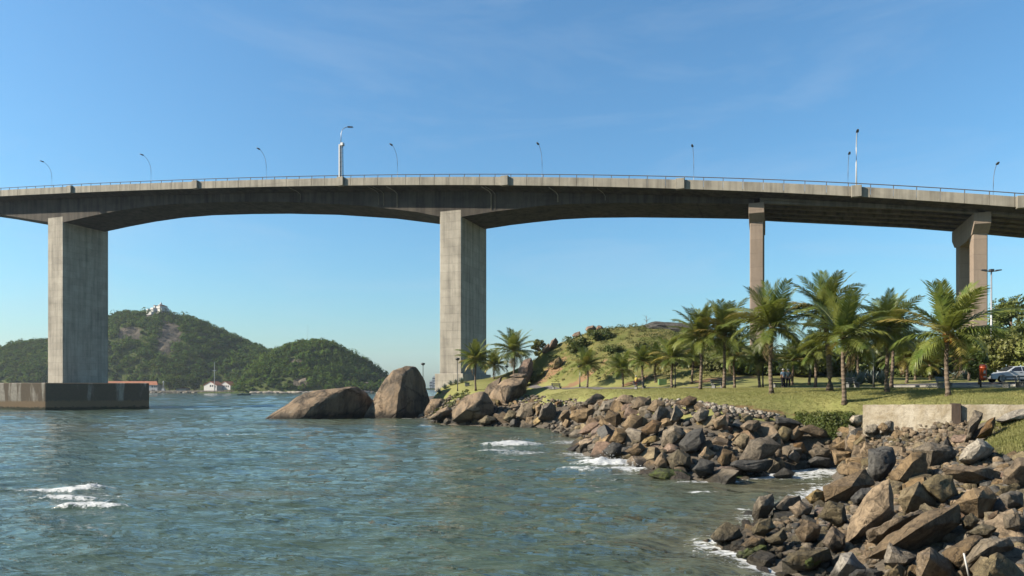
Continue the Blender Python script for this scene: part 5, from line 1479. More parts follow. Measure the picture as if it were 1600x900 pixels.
for i, (px, d, Rp, lab) in enumerate([(1326, 68, 26, 'silvery agave at the left end of the big clump'), (1344, 69, 25, 'silvery agave second from the left in the big clump'), (1362, 69, 24, 'silvery agave second from the right in the big clump'), (1379, 68, 22, 'silvery agave at the right end of the big clump'),
        (1494, 74, 14, 'small agave left of three beyond the path'), (1509, 75, 15, 'small agave in the middle of three beyond the path'), (1524, 74, 14, 'small agave right of three beyond the path, near the bin'),
        (686, 131, 9, 'agave at the foot of the lawn pier, first from the left'), (695, 131, 9, 'agave at the foot of the lawn pier, second from the left'), (704, 131.5, 9, 'agave at the foot of the lawn pier, third from the left'), (712, 131, 9, 'agave at the foot of the lawn pier, fourth from the left'), (721, 131, 10, 'agave at the foot of the lawn pier, rightmost')]):
    agave(px, d, Rp, lab, 60+i)

# ================================================================== PARK FURNITURE
def bench(px, d, rz, label):
    d = d+shift(px)
    x = X(px, d); root = empty('bench', (x, d, float(ground_z(x, d))+.03), rz); tag(root, label, 'bench', 'concrete benches along the path')
    for s in (-.62, .62):
        MB().box(s-.07, s+.07, -.25, .22, 0, .40).build('leg', BENCHC, root, False, None, .015)
        MB().hexa([(s-.05, .16, .40), (s+.05, .16, .40), (s+.05, .24, .40), (s-.05, .24, .40), (s-.05, .30, .92), (s+.05, .30, .92), (s+.05, .38, .92), (s-.05, .38, .92)]).build('back_post', BENCHC, root, False, None, 0, True)
    for k in range(3):
        MB().box(-.85, .85, -.27+.165*k, -.12+.165*k, .40, .455).build('seat_slat', BENCHC, root, False, None, .01)
    for k in range(2):
        MB().box(-.85, .85, .19+.07*k, .235+.07*k, .55+.2*k, .69+.2*k).build('back_slat', BENCHC, root, False, None, .01)
for a in [(870, 98, .5, 'bench at the left end of the path, before the bare hillside'), (1000, 79, .5, 'bench in front of the yellow shirt'), (1122, 71, .5, 'bench left of the right palm of the tall pair'), (1217, 67, .4, 'bench beside the two standing people'),
          (1331, 63.5, .45, 'bench in front of the agave clump'), (1476, 55.3, .55, 'bench beside the large coconut-bearing palm'), (1582, 51.3, .3, 'bench in front of the parked car, left of two'), (1608, 51, .3, 'bench in front of the parked car, cut by the right edge')]:
    bench(*a)

def park_lamp(px, ytop, d, label):
    d = d+shift(px)
    x = X(px, d); gz = float(ground_z(x, d)); h = Zp(ytop, d)-gz
    root = empty('park_lamp', (x, d, gz)); tag(root, label, 'lamp post', 'globe lamps in the park')
    MB().tube([(0, 0, 0), (0, 0, .5), (0, 0, h-.5)], [.13, .08, .06], 8).build('pole', DARKPOST, root, True)
    MB().lathe([(.10, h-.5), (.32, h-.36), (.42, h-.18), (.30, h-.02), (.06, h+.02)], 10).build('lamp_head', DARKPOST, root, True)
for a in [(661, 567, 135, 'globe lamp post rising behind the tallest boulder'), (715, 559, 124, 'globe lamp post in front of the lawn pier'), (792, 571, 150, 'globe lamp post seen left of the tall boulder palm'), (906, 570, 95, 'lamp post left of the lone young palm'), (1055, 566, 78, 'lamp post beside the green box palm'), (1192, 560, 72, 'lamp post behind the big palm under the slender pier'), (1365, 545, 65, 'dark lamp post in front of the agaves')]:
    park_lamp(*a)
x = X(1549, 72); gz = float(ground_z(x, 72)); dl = empty('double_lamp', (x, 72, gz)); tag(dl, 'tall double-armed street lamp beside the end pier', 'street lamp')
h = Zp(424, 72)-gz
MB().tube([(0, 0, 0), (0, 0, 3), (0, 0, h)], [.13, .10, .065], 8).build('pole', GALV, dl, True)
for s in (-1, 1):
    MB().tube([(0, 0, h-.05), (s*.35, 0, h+.02), (s*.6, 0, h+.10)], .05, 6).build('arm', GALV, dl, True)
    MB().hexa([(s*.45, -.13, h-.02), (s*1.05, -.1, h+.1), (s*1.05, .1, h+.1), (s*.45, .13, h-.02), (s*.45, -.1, h+.16), (s*1.0, -.08, h+.2), (s*1.0, .08, h+.2), (s*.45, .1, h+.16)]).build('lamp_head', LAMPGREY, dl, False, None, 0, True)
MB().box(-.18, .18, -.18, .18, h-.05, h+.22).build('top_box', LAMPGREY, dl)

# orange litter bin
x = X(1536, 54); gz = float(ground_z(x, 54)); bn = empty('litter_bin', (x, 54, gz)); tag(bn, 'orange litter bin on a post beside the path', 'bin')
MB().tube([(0, 0.26, 0), (0, 0.26, 1.75)], .055, 8).build('post', DARKPOST, bn, True)
MB().lathe([(.16, 0), (.2, .02), (.2, .05), (.05, .08)], 10, (0, .2, 0)).build('foot', DARKPOST, bn, True)
MB().lathe([(.05, .60), (.17, .62), (.225, .72), (.255, 1.5), (.27, 1.52), (.27, 1.60), (.25, 1.62)], 14).build('bin_body', BINO, bn, True)
MB().lathe([(.255, 1.60), (.27, 1.68), (.22, 1.80), (.05, 1.84)], 14).build('lid', BINO, bn, True)
MB().box(-.13, .02, -.262, -.235, 1.12, 1.34).build('sticker', BINW, bn); MB().box(-.12, .10, -.245, -.22, .82, .90).build('sticker', BINW, bn)
# green box
d = 84+shift(1035); x = X(1035, d); o = empty('green_box', (x, d, float(ground_z(x, d)))); tag(o, 'pale green slatted box standing on the grass by the path', 'box')
for k in range(5): MB().box(-.5+.2*k, -.32+.2*k, -.31, -.28, 0.02, .72).build('slat', GREENBOX, o)
MB().box(-.5, .5, -.28, .3, 0, .74).build('box_body', GREENBOX, o, False, None, .02)
# little service box before the lawn pier
o = empty('service_box', (X(730, 126), 126, float(ground_z(X(730, 126), 126)))); tag(o, 'small grey-green service box before the lawn pier', 'box')
MB().box(-.4, .4, -.3, .3, 0, .6).build('box_body', BENCHC, o, False, None, .03); MB().box(-.45, .45, -.35, .35, .6, .68).build('lid', GREENBOX, o, False, None, .01)

# ---- people
def skin_body(name, verts, edges, radii, mat, parent):
    me = bpy.data.meshes.new(name); me.from_pydata(verts, edges, []); o = link(name, me, mat, parent)
    sk = o.modifiers.new('skin', 'SKIN'); sk.use_smooth_shade = True
    for i, r_ in enumerate(radii): me.skin_vertices[0].data[i].radius = (r_, r_)
    me.skin_vertices[0].data[0].use_root = True
    su = o.modifiers.new('sub', 'SUBSURF'); su.levels = 1; su.render_levels = 1
    return o
def person(px, d, rz, shirt, trous, hat, label, hgt=1.74, arm='down', bare=False, dx=0):
    d = d+shift(px)
    x = X(px, d); root = empty('person', (x, d, float(ground_z(x, d))+.05), rz); tag(root, label, 'person'); root.scale = (hgt/1.75,)*3
    V = [(0, 0, .95), (0, 0, 1.15), (0, 0, 1.40), (0, 0, 1.50), (0, .0, 1.56), (0, -.02, 1.66)]; E = [(0, 1), (1, 2), (2, 3), (3, 4), (4, 5)]; Rr = [.155, .145, .15, .065, .06, .09]
    for s in (-1, 1):
        n = len(V)
        V += [(s*.17, 0, 1.42), (s*.235, .02, 1.16), (s*.22, -.08 if arm == 'down' else -.22, .93 if arm == 'down' else 1.2), (s*.21, -.11 if arm == 'down' else -.32, .84 if arm == 'down' else 1.24)]
        E += [(2, n), (n, n+1), (n+1, n+2), (n+2, n+3)]; Rr += [.075, .052, .042, .036]
        n = len(V); V += [(s*.10, 0, .88), (s*.11, -.02, .50), (s*.115, .02, .09), (s*.12, -.12, .035)]; E += [(0, n), (n, n+1), (n+1, n+2), (n+2, n+3)]; Rr += [.105, .068, .047, .04]
        # fingers
        hb = V[n-1]
        for f in range(5):
            k = len(V); ofs = (-.03+.017*f)*1.0; ln = (.045, .075, .085, .08, .06)[f]
            dz = -ln if arm == 'down' else .01; dy = -.02 if arm == 'down' else -ln
            V.append((hb[0]+(s*-.03 if f == 0 else 0), hb[1]+ofs, hb[2]+dz)) if arm == 'down' else V.append((hb[0]+ofs, hb[1]+dy, hb[2]+dz))
            E.append((n-1, k)); Rr.append(.010)
    skin_body('body', V, E, Rr, SKIN, root)
    # face details
    m = MB(); m.lathe([(.005, -.02), (.018, 0), (.005, .03)], 6, (0, -.115, 1.65)); m.build('nose', SKIN, root, True)
    for s in (-1, 1): MB().lathe([(.004, -.012), (.013, 0), (.004, .012)], 6, (s*.035, -.098, 1.675)).build('eye', HAIR, root, True); MB().lathe([(.006, -.03), (.02, 0), (.006, .03)], 6, (s*.10, -.01, 1.655)).build('ear', SKIN, root, True)
    hr = MB(); hr.lathe([(.11, -.02), (.122, .05), (.10, .10), (.05, .13), (.005, .14)], 12, (0, .0, 1.645)); hr.build('cap' if hat else 'hair', CAPW if hat else HAIR, root, True)
    if hat: MB().hexa([(-.09, -.22, 1.655), (.09, -.22, 1.655), (.1, -.08, 1.67), (-.1, -.08, 1.67), (-.09, -.22, 1.667), (.09, -.22, 1.667), (.1, -.08, 1.69), (-.1, -.08, 1.69)]).build('peak', CAPW, root, False, None, 0, True)
    # clothes: shells over the body
    Vs = [(0, 0, .90), (0, 0, 1.15), (0, 0, 1.40), (0, 0, 1.47)]; Es = [(0, 1), (1, 2), (2, 3)]; Rs = [.185, .175, .175, .10]
    for s in (-1, 1):
        n = len(Vs); Vs += [(s*.18, 0, 1.42), (s*.235, .02, 1.18)]; Es += [(2, n), (n, n+1)]; Rs += [.095, .078]
    skin_body('shirt', Vs, Es, Rs, shirt, root)
    Vs = [(0, 0, .93)]; Es = []; Rs = [.18]
    for s in (-1, 1):
        n = len(Vs); e = .52 if bare else .10
        Vs += [(s*.105, 0, .85), (s*.112, -.015, .52), (s*.117, .015, e)] if not bare else [(s*.105, 0, .85), (s*.115, -.01, .55)]
        Es += [(0, n), (n, n+1)] + ([(n+1, n+2)] if not bare else []); Rs += [.125, .095] + ([.075] if not bare else [])
    skin_body('shorts' if bare else 'trousers', Vs, Es, Rs, trous, root)
    for s in (-1, 1): MB().hexa([(s*.12-.05, -.19, 0), (s*.12+.05, -.19, 0), (s*.12+.045, .10, 0), (s*.12-.045, .10, 0), (s*.12-.04, -.18, .06), (s*.12+.04, -.18, .06), (s*.12+.04, .09, .11), (s*.12-.04, .09, .11)]).build('shoe', BLACK, root, False, None, .012)
    return root
person(1224, 66, PI+.2, SHIRTB, TROUS, True, 'person in a blue shirt, dark trousers and cap seen from behind')
person(1231.5, 66.6, PI-.5, SHIRTD, TROUS, True, 'person in a dark teal shirt beside the blue-shirted one')
person(994, 80, 1.9, SHIRTY, SHORTR, True, 'person in a yellow shirt and red shorts behind the bench', 1.6, 'fwd', True)

# ---- parked car
def car(px, d, rz, label):
    x = X(px, d); root = empty('parked_car', (x, d, float(ground_z(x, d))+.06), rz); tag(root, label, 'car')
    prof = [(-2.10, .32), (-2.16, .50), (-2.10, .66), (-1.95, .74), (-1.0, .90), (-.82, .95), (.95, .97), (1.75, .96), (2.02, .86), (2.08, .60), (2.03, .33)]
    def section(pr, ywf, name, mat, parent, smooth=True):
        m = MB(); n = len(pr)
        for s in (-1, 1):
            for (a, z) in pr: m.v.append((a, s*ywf(a, z), z))
        for i in range(n-1): m.f.append((i, i+1, n+i+1, n+i))
        m.f.append((n-1, 0, n, 2*n-1)); m.f.append(tuple(reversed(range(n)))); m.f.append(tuple(n+i for i in range(n)))
        return m.build(name, mat, parent, False, None, .035, True)
    # lower body with wheel arches cut in the outline
    def arch(cx, r=.36, k=7): return [(cx+r*math.cos(PI-PI*i/(k-1))*1.0, .30+r*math.sin(PI*i/(k-1))) for i in range(k)]
    low = prof[:-1] + [(2.03, .33)] + [(a, z) for a, z in reversed(arch(1.30))] + [(a, z) for a, z in reversed(arch(-1.32))]
    lo = MB(); n = len(low)
    for s in (-1, 1):
        for (a, z) in low: lo.v.append((a, s*(.80-.05*max(0, abs(a)-1.6)), z))
    for i in range(n): lo.f.append((i, (i+1) % n, n+(i+1) % n, n+i))
    lo.f.append(tuple(reversed(range(n)))); lo.f.append(tuple(n+i for i in range(n)))
    body = lo.build('body', CARP, root, False, None, .03, True)
    cab = [(-.95, .93), (-.22, 1.36), (.05, 1.41), (.85, 1.40), (1.15, 1.34), (1.78, .97)]
    section(cab, lambda a, z: .76-.20*(z-.93)/.48, 'cabin', CARP, root)
    def pane(pts, name='window'):
        m = MB()
        for s in (-1,):
            q = [(a, s*(.775-.20*(z-.93)/.48), z) for a, z in pts]; m.v = [tuple(v) for v in q] + [(a, s*(.70-.20*(z-.93)/.48), z) for a, z in pts]
        k = len(pts); m.f = [tuple(range(k)), tuple(reversed(range(k, 2*k)))] + [(i, (i+1) % k, k+(i+1) % k, k+i) for i in range(k)]
        m.build(name, GLASS, root, False, None, 0, True)
        m2 = MB(); m2.v = [(v[0], -v[1], v[2]) for v in m.v]; m2.f = [tuple(reversed(f)) for f in m.f]; m2.build(name, GLASS, root, False, None, 0, True)
    pane([(-.72, .98), (-.16, 1.32), (.28, 1.345), (.28, .98)]); pane([(.36, .98), (.36, 1.345), (.98, 1.33), (1.42, 1.0), (1.40, .98)])
    m = MB(); m.quad((-.90, -.66, .985), (-.90, .66, .985), (-.27, .55, 1.345), (-.27, -.55, 1.345)); q = m.build('windscreen', GLASS, root); q.location = (-.045, 0, .03)
    m = MB(); m.quad((1.66, .64, 1.06), (1.66, -.64, 1.06), (1.2, -.54, 1.33), (1.2, .54, 1.33)); q = m.build('rear_window', GLASS, root); q.location = (.045, 0, .02)
    for cx in (-1.32, 1.30):
        for s in (-1, 1):
            wv = MB(); wv.lathe([(.20, -.09), (.29, -.09), (.305, -.05), (.305, .05), (.29, .09), (.20, .09)], 18); wv.xf(Matrix.Translation((cx, s*.72, .305)) @ Matrix.Rotation(PI/2, 4, 'X')); wh = wv.build('wheel', BLACK, root, True)
            rv = MB(); rv.lathe([(.03, -.06), (.20, -.05), (.205, 0), (.20, .05), (.03, .06)], 12); rv.xf(Matrix.Translation((cx, s*.765, .305)) @ Matrix.Rotation(PI/2, 4, 'X')); rv.build('rim', CHROME, wh, False)
    for s in (-1, 1):
        MB().hexa([(-2.17, s*.45-.2, .56), (-2.0, s*.52-.2, .56), (-2.0, s*.52+.2, .56), (-2.17, s*.45+.2, .56), (-2.10, s*.45-.2, .68), (-1.98, s*.52-.2, .70), (-1.98, s*.52+.2, .70), (-2.10, s*.45+.2, .68)]).build('headlight', LAMPG, root, False, None, 0, True)
        MB().box(2.02, 2.09, s*.58-.15, s*.58+.15, .66, .84).build('tail_light', REDG, root)
        MB().box(-.80, -.62, s*.86-.09, s*.86+.09, .96, 1.09).build('mirror', CARP, root, False, None, .02)
        MB().box(.10, .26, s*.80-.015, s*.80+.015, .84, .88).build('door_handle', BLACK, root)
    MB().box(-2.18, -2.08, -.74, .74, .34, .46).build('bumper', BENCHC, root, False, None, .02)
    MB().box(-2.165, -2.12, -.28, .28, .48, .58).build('grille', BLACK, root)
car(1583, 60.5, -.10, 'silver hatchback parked behind the benches at the right')

# bare tree on the hill crest
x = X(1010, 122.5); o = empty('bare_tree', (x, 122.5, float(ground_z(x, 122.5))-.1)); tag(o, 'thin bare leafless tree on the hill crest', 'tree'); rs_ = random.Random(3)
m = MB(); m.tube([(0, 0, 0), (.05, 0, 1.0), (-.02, 0, 2.2)], [.06, .045, .02], 5); m.build('trunk', DEADW, o)
for k in range(9):
    z = rs_.uniform(.9, 2.1); a = rs_.uniform(0, 6.28); l = rs_.uniform(.4, .9); m = MB(); m.tube([(0, 0, z), (math.cos(a)*l*.5, math.sin(a)*l*.5, z+l*.35), (math.cos(a)*l, math.sin(a)*l, z+l*.5)], [.025, .018, .01], 4); m.build('branch', DEADW, o)
# drift stick on the rocks
q = P(1514, 882, hit(1514, 890, .6)); m = MB(); m.tube([(0, 0, -.25), (-.09, .02, .22)], .018, 6); o = m.build('stick', WHITE, None, True, q); tag(o, 'pale thin stick poking out of the rocks near the bottom edge', 'stick')

# ================================================================== FAR SHORE
def far_hill(name, sil, d_foot, d_crest, d_back, rocky, seed, trees_h=5.0):
    """sil: silhouette in photo pixels at the crest depth; returns height function"""
    xs = np.array([X(p, d_crest) for p, _ in sil]); zs = np.array([Zp(y, d_crest) for _, y in sil])-trees_h
    def hz(x, y):
        c = np.interp(x*d_crest/np.maximum(y, 1)*0.5 + x*0.5, xs, zs, left=0, right=0)
        u = np.where(y < d_crest, (y-d_foot)/(d_crest-d_foot), (d_back-y)/(d_back-d_crest)); u = np.clip(u, 0, 1)
        prof = np.sin(u*PI/2)**0.85
        b = (fbm(x/45, y/45, seed, 4)-.5)*16*np.sin(np.clip(u, 0, 1)*PI)**.7
        return np.maximum(c*prof + b*np.clip(c/40, 0, 1), 0) + 1.0 - 3*(u <= 0)
    gx_ = np.arange(xs[0]-15, xs[-1]+15, 3.0); gy_ = np.arange(d_foot-4, d_back, 3.0)
    XX, YY = np.meshgrid(gx_, gy_); ZZ = hz(XX, YY)
    px = 800+F*XX/YY; py = HORIZON+(CAM_H-ZZ)/YY*F
    rk = np.zeros_like(ZZ)
    for (a, b_, rx, ry) in rocky: rk = np.maximum(rk, np.exp(-((px-a)/rx)**4-((py-b_)/ry)**4))
    ZZ = ZZ + rk*(fbm(XX/9, YY/9, seed+5, 3)-.5)*9
    me = np_mesh(name, np.stack([XX, YY, ZZ], -1).reshape(-1, 3), grid_faces(len(gy_), len(gx_)), HILL, True); vattr(me, 'rocky', rk)
    o = link(name, me); tag(o, kind='structure')
    def rock_at(x, y, z):
        a = 800+F*x/y; b2 = HORIZON+(CAM_H-z)/y*F
        return max([math.exp(-((a-p)/rx)**4-((b2-q)/ry)**4) for (p, q, rx, ry) in rocky] + [0])
    return hz, rock_at, xs
R1 = [(203, 522, 20, 11), (260, 528, 15, 28), (273, 520, 11, 18)]
R2 = [(462, 566, 12, 6), (500, 552, 20, 4), (470, 598, 13, 7), (560, 600, 30, 3)]
h1, k1, x1 = far_hill('hill', [(-330, 600), (-200, 570), (-60, 556), (0, 548), (40, 534), (75, 531), (110, 528), (140, 516), (170, 500), (195, 491), (240, 489), (265, 489), (300, 499), (340, 516), (375, 530), (415, 547), (450, 562), (500, 585), (560, 605)], 716, 835, 960, R1, 21)
h2, k2, x2 = far_hill('hill', [(385, 607), (400, 585), (415, 563), (440, 546), (465, 538), (490, 533), (512, 537), (540, 550), (565, 565), (590, 579), (605, 588), (614, 607)], 640, 720, 830, R2, 33)
def forest(hz, rk, xs, d0, d1, n, seed, label, thin=None):
    rng = np.random.default_rng(seed); C = []; Rr = []
    tries = 0
    while len(C) < n and tries < n*12:
        tries += 1
        x = rng.uniform(xs[0], xs[-1]); y = d0+(d1-d0)*rng.random()**0.9; z = float(hz(np.array(x), np.array(y)))
        if z < 1.6: continue
        if rng.random() < rk(x, y, z)*1.05: continue
        r_ = rng.uniform(2.4, 6.4) * (0.75+0.5*float(vnoise(np.array(x/40), np.array(y/40), 7)))
        if thin is not None and rng.random() < thin(x, y, z): r_ *= .45
        C.append((x, y, z+r_*.55)); Rr.append(r_)
    C = np.array(C); Rr = np.array(Rr)
    # each crown is itself a few lobes
    k = 4; C2 = np.repeat(C, k, 0) + rng.normal(0, .42, (len(C)*k, 3))*np.repeat(Rr, k)[:, None]*np.array([1, 1, .6]); R2_ = np.repeat(Rr, k)*rng.uniform(.4, .75, len(C)*k)
    V, Fq = leaf_quads(C2, R2_, 30, 1.0, rng, .75, .82, 1.3, .45)
    o = link('forest', np_mesh('forest', V, Fq, LEAF_FOREST)); tag(o, label, 'forest', kind='stuff'); return o
forest(h1, k1, x1, 722, 855, 3900, 51, 'dense green forest over the hill with the white convent')
def thin2(x, y, z):
    return .85*float(vnoise(np.array(x/22), np.array(y/22), 12) > .5)
forest(h2, k2, x2, 641, 735, 1700, 52, 'green scrub and trees over the lower hill by the water', thin2)
# boulders along the foot of the lower hill, too many to count
def footrocks(name, px0, px1, d, n, s0, s1, seed, label):
    rs_ = random.Random(seed); base = template(77, .3); bm = bmesh.new()
    for p in base: bm.verts.new(p)
    bmesh.ops.convex_hull(bm, input=bm.verts)
    for v in [v for v in bm.verts if not v.link_faces]: bm.verts.remove(v)
    bmesh.ops.triangulate(bm, faces=bm.faces); bm.verts.index_update()
    V0 = np.array([v.co[:] for v in bm.verts]); F0 = np.array([[v.index for v in f.verts] for f in bm.faces]); bm.free(); Vs = []; Fs = []
    for i in range(n):
        px = rs_.uniform(px0, px1); dd = d+rs_.uniform(-6, 4); s = rs_.uniform(s0, s1)
        e = Matrix.Rotation(rs_.uniform(0, 6.3), 3, 'Z') @ Matrix.Rotation(rs_.uniform(-.5, .5), 3, 'X')
        Vs.append(V0 @ np.array(e).T*s*np.array([1.3, 1, .8]) + np.array([X(px, dd), dd, rs_.uniform(0, .8)])); Fs.append(F0+len(V0)*i)
    o = link(name, np_mesh(name, np.concatenate(Vs), np.concatenate(Fs), ROCK['pale'])); tag(o, label, 'rocks', kind='stuff')
footrocks('shore_rocks', 395, 640, 640, 170, 1.5, 6.5, 5, 'pale boulders along the waterline of the lower hill')
footrocks('shore_rocks', 232, 392, 676, 150, 1.0, 3.0, 6, 'stones along the foot of the quay')
# a larger rock face on the lower hill
o = traced_rock('hillside_rock', [(463, 604), (466, 594), (478, 590), (488, 598), (484, 606)], ROCK['grey'], depth=648, thick=9, seed=801); tag(o, 'pale grey rock face low on the far lower hill', 'rock')

# quay
m = MB(); m.box(X(225, 684), X(398, 684), 684, 720, -1, 2.2); tag(m.build('quay', QUAY, None, False, None, .1), kind='structure')

def house(px0, px1, d, y_eave, y_ridge, y_base, label, name='house', gable_front=False, wins=(), depth=10.0, rz=0.0):
    x0, x1 = X(px0, d), X(px1, d); zb, ze, zr = Zp(y_base, d), Zp(y_eave, d), Zp(y_ridge, d); cx = (x0+x1)/2; hw = (x1-x0)/2
    root = empty(name, (cx, d, zb), rz); tag(root, label, 'house'); H = ze-zb; Rz = zr-zb
    if gable_front:
        m = MB(); f = [(-hw, 0), (hw, 0), (hw, H), (0, Rz), (-hw, H)]; k = 5
        m.v = [(a, 0, z) for a, z in f] + [(a, depth, z) for a, z in f]
        m.f = [tuple(range(k)), tuple(reversed(range(k, 2*k)))] + [(i, k+i, k+(i+1) % k, (i+1) % k) for i in range(k)]
        m.build('wall', WHITE, root, False, None, 0, True)
        r = MB(); e = .5
        for s in (-1, 1):
            r.hexa([(s*(hw+e), -e, H-.3), (0, -e, Rz+.12), (0, depth+e, Rz+.12), (s*(hw+e), depth+e, H-.3), (s*(hw+e), -e, H), (0, -e, Rz+.5), (0, depth+e, Rz+.5), (s*(hw+e), depth+e, H)])
        r.build('roof', ROOF, root, False, None, 0, True)
    else:
        MB().box(-hw, hw, 0, depth, 0, H).build('wall', WHITE, root)
        e = .6; m = MB(); m.v = [(-hw-e, -e, H), (hw+e, -e, H), (hw+e, depth+e, H), (-hw-e, depth+e, H), (-hw+depth*.3, depth/2, Rz), (hw-depth*.3, depth/2, Rz)]
        m.f = [(3, 2, 1, 0), (0, 1, 5, 4), (1, 2, 5), (2, 3, 4, 5), (3, 0, 4)]; m.build('roof', ROOF, root, False, None, 0, True)
    for (px, py, w_, h_) in wins:
        a = X(px, d)-cx; z = Zp(py, d)-zb; wn = MB(); wn.box(a-w_/2, a+w_/2, -.12, .1, z-h_/2, z+h_/2); q = wn.build('window', GLASS, root)
    return root
house(90, 246, 690, 601.5, 595.5, 614, 'long white building with red roof behind the water pier plinth', wins=[(238, 604, 1.3, 1.6), (242, 604, 1.1, 1.6), (245, 604, .9, 1.6), (238, 610, 1.1, 1.5), (241, 610, 1.0, 1.5)], depth=14)
house(316, 341, 690, 602, 596.5, 611, 'white gabled house with red roof by the flagpole, left of two', gable_front=True, rz=-.35, wins=[(329, 603, 1.4, 1.8), (333, 603, 1.2, 1.8), (338, 604, 1.2, 1.8)])
house(340, 362, 694, 602, 596.5, 609, 'white gabled house with red roof on the quay, right of two', gable_front=True, rz=-.35, wins=[(346, 603.5, 1.4, 1.8), (350, 603.5, 1.2, 1.8), (354, 603.5, 1.2, 1.8), (358, 603.5, 1.2, 1.8)])
house(274, 290, 700, 607, 604.5, 611, 'low white shed between the trees behind the quay')
# little white monument, flagpole and boats
o = empty('monument', (X(255.5, 686), 686, 2.2)); tag(o, 'slim white monument on the far quay', 'monument')
MB().box(-1.3, 1.3, -1.3, 1.3, 0, 2).build('base', WHITE, o); MB().lathe([(.75, 2), (.6, 7.5), (.9, 7.8), (.5, 9), (.05, 9.6)], 8).build('shaft', WHITE, o, True)
o = empty('flagpole', (X(335, 688), 688, 2)); tag(o, 'tall thin white pole in front of the gabled houses', 'pole')
MB().tube([(0, 0, 0), (0, 0, 18), (0, 0, 28)], [.32, .25, .15], 6).build('pole', WHITEMETAL, o); MB().box(-1.5, 1.5, -.12, .12, 19.5, 19.9).build('crossarm', WHITEMETAL, o)
o = empty('motor_boat', (X(381, 470), 470, 0), .1); tag(o, 'small green boat with a canopy on the far water', 'boat')
m = MB(); st = [(-4.2, .9, .95), (-2, 1.15, .9), (1.5, 1.1, 1.0), (3.4, .65, 1.25), (4.6, .03, 1.55)]
for a, w_, z in st: m.v += [(a, -w_, z), (a, -w_*.6, -.3), (a, w_*.6, -.3), (a, w_, z)]
for i in range(len(st)-1):
    for k in range(4): m.f.append((i*4+k, i*4+(k+1) % 4, i*4+4+(k+1) % 4, i*4+4+k))
m.f.append((3, 2, 1, 0)); m.build('hull', BOATG, o, False, None, 0, True)
for a in (-2.8, -.9, 1.0):
    for s in (-.85, .85): MB().tube([(a, s, .8), (a, s, 2.3)], .05, 5).build('post', DARKPOST, o)
MB().box(-3.1, 1.3, -1.1, 1.1, 2.3, 2.42).build('canopy', BOATC, o, False, None, .03); MB().box(-2.6, .6, -.7, .7, .9, 1.5).build('cabin', BOATC, o, False, None, .05)

# trees in front of the houses
for i, (px, d, yt, hw, lab) in enumerate([(265, 700, 586, 15, 'round dark tree left on the far quay'), (285, 702, 584, 16, 'round dark tree in the middle of the far quay'), (304, 704, 588, 13, 'round dark tree left of the gabled houses'), (374, 700, 590, 14, 'dark tree right of the gabled houses'), (398, 690, 592, 14, 'dark tree at the right end of the quay')]):
    rng = np.random.default_rng(900+i); x = X(px, d); h = Zp(yt, d)-2.0; W_ = hw/F*d
    root = empty('quay_tree', (x, d, 1.0)); tag(root, lab, 'tree', 'trees on the far quay')
    MB().tube([(0, 0, 0), (.2, 0, h*.4), (0, 0, h*.75)], [.5, .4, .15], 6).build('trunk', BARK, root)
    C = np.stack([rng.normal(0, .42, 26)*W_, rng.normal(0, .42, 26)*W_, h*rng.uniform(.3, .95, 26)], 1); V, Fq = leaf_quads(C, W_*rng.uniform(.25, .45, 26), 70, .8, rng, .8)
    link('crown', np_mesh('crown', V, Fq, LEAF_FOREST), None, root)

# convent on the summit
D_ = 815
def cz(py): return Zp(py, D_)
cv = empty('hilltop_convent', (X(243, D_), D_, cz(493)), rad(-38)); cv.scale = (.88, .88, .88); tag(cv, 'white convent with stepped walls and cupola on the hill summit', 'convent')
zb = cz(492); x0_ = X(243, D_)
def blk(pa, pb, yt, yb, y0, y1, name, mat=WHITE):
    return MB().box(X(pa, D_)-x0_, X(pb, D_)-x0_, y0, y1, cz(yb)-zb, cz(yt)-zb).build(name, mat, cv)
rockb = traced_rock('summit_rock', [(226, 495), (232, 489), (246, 485), (258, 481), (264, 488), (268, 496), (250, 500), (232, 500)], ROCK['slate'], depth=D_+4, thick=24, seed=820); tag(rockb, 'dark bare rock under the hilltop convent', 'rock')
blk(226.5, 231, 480, 491, -6, 4, 'wall'); blk(230, 247, 486, 491, -7, 2, 'terrace'); w1 = blk(232, 243, 478, 487, -3, 6, 'wall'); blk(241, 256.5, 475.5, 486, 1, 11, 'wall'); blk(253, 259, 479, 484.5, 2, 12, 'wall'); blk(236.5, 240.5, 474.5, 480, 0, 6, 'wall'); blk(243.5, 249, 472.5, 477, 3, 9, 'tower')
MB().box(X(236, D_)-x0_, X(241, D_)-x0_, -.3, 6.3, cz(474.6)-zb, cz(473.6)-zb).build('roof', ROOF, cv)
m = MB(); m.v = [(X(248.5, D_)-x0_, .6, cz(475.6)-zb), (X(257, D_)-x0_, .6, cz(475.6)-zb), (X(257, D_)-x0_, 11.4, cz(475.6)-zb), (X(248.5, D_)-x0_, 11.4, cz(475.6)-zb), (X(250, D_)-x0_, 6, cz(473.3)-zb), (X(255.5, D_)-x0_, 6, cz(473.3)-zb)]; m.f = [(3, 2, 1, 0), (0, 1, 5, 4), (1, 2, 5), (2, 3, 4, 5), (3, 0, 4)]; m.build('roof', ROOF, cv, False, None, 0, True)
MB().lathe([(1.5, cz(472.6)-zb), (1.5, cz(471)-zb), (1.2, cz(469.8)-zb), (.6, cz(468.8)-zb), (.08, cz(467.6)-zb)], 10, (X(246.5, D_)-x0_, 6, 0)).build('cupola', WHITE, cv, True)
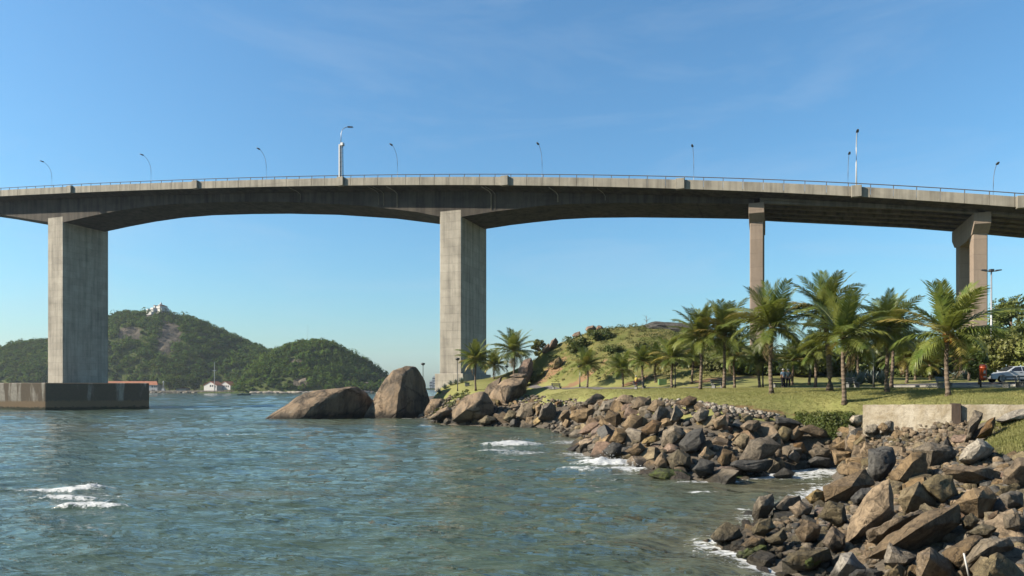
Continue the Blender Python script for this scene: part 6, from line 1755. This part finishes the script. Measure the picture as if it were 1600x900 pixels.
for (px, py, yy) in [(228.7, 484, -6.1), (235, 481.5, -3.1), (238.5, 481.5, -3.1), (241.6, 481.5, -3.1), (246, 479.5, .9), (250, 479.5, .9), (254, 479.5, .9), (246.3, 474.5, 2.9)]:
    MB().box(X(px, D_)-x0_-.45, X(px, D_)-x0_+.45, yy-.05, yy+.2, cz(py+.9)-zb, cz(py-.9)-zb).build('window', GLASS, cv)
# aerial on the lower hill
o = empty('aerial', (X(481, 716), 716, float(h2(np.array(X(481, 716)), np.array(716.))))); tag(o, 'very thin aerial on top of the lower hill', 'aerial'); MB().tube([(0, 0, 0), (0, 0, 22)], [.12, .06], 5).build('pole', GALV, o)
# a far town seen between boulder and pier
for i, (pa, pb, yt, d, lab) in enumerate([(671, 676, 596, 1500, 'low pale far-off block, leftmost behind the boulder'), (675.5, 680, 589.5, 1560, 'far-off tower block with flat top, left of the lawn pier'), (679.5, 685, 595, 1500, 'far-off low white block between two taller ones'), (684, 688.5, 587, 1600, 'far-off tower block touching the lawn pier'), (763, 768, 597, 1500, 'far-off low block just right of the lawn pier'), (770, 777, 599, 1520, 'far-off low block behind the boulder palms'), (781, 787, 596, 1560, 'far-off block left of the tall boulder palm')]):
    root = empty('apartment_block', (X((pa+pb)/2, d), d, 0)); tag(root, lab, 'building', 'far-off town blocks'); hw = (X(pb, d)-X(pa, d))/2; H = Zp(yt, d)
    MB().box(-hw, hw, 0, 14, -1, H).build('wall', CITYW, root)
    k = max(2, int(H/5))
    for j in range(k): MB().box(-hw*.85, hw*.85, -.15, .1, H*(j+.35)/k, H*(j+.7)/k).build('window_band', GLASS, root)
    MB().box(-hw*.4, hw*.3, 4, 9, H, H+2.5).build('roof_box', CITYW, root)
m = MB(); m.prism([(X(640, 1480), 1480), (X(900, 1480), 1480), (X(1000, 2200), 2200), (X(560, 2200), 2200)], -1, 3.0); tag(m.build('far_shore', HILL, None), kind='structure')

# ================================================================== HAZE
hz_m = bpy.data.materials.new('haze'); hz_m.use_nodes = True; t_ = hz_m.node_tree; t_.nodes.clear()
ho = t_.nodes.new('ShaderNodeOutputMaterial'); pv = t_.nodes.new('ShaderNodeVolumePrincipled')
pv.inputs['Color'].default_value = (0.78, 0.88, 1.0, 1); pv.inputs['Density'].default_value = 0.00007; pv.inputs['Anisotropy'].default_value = 0.2
t_.links.new(pv.outputs[0], ho.inputs['Volume'])
m = MB(); m.box(-2600, 2600, -300, 2600, -4, 135); hzo = m.build('haze', hz_m); tag(hzo, kind='stuff')
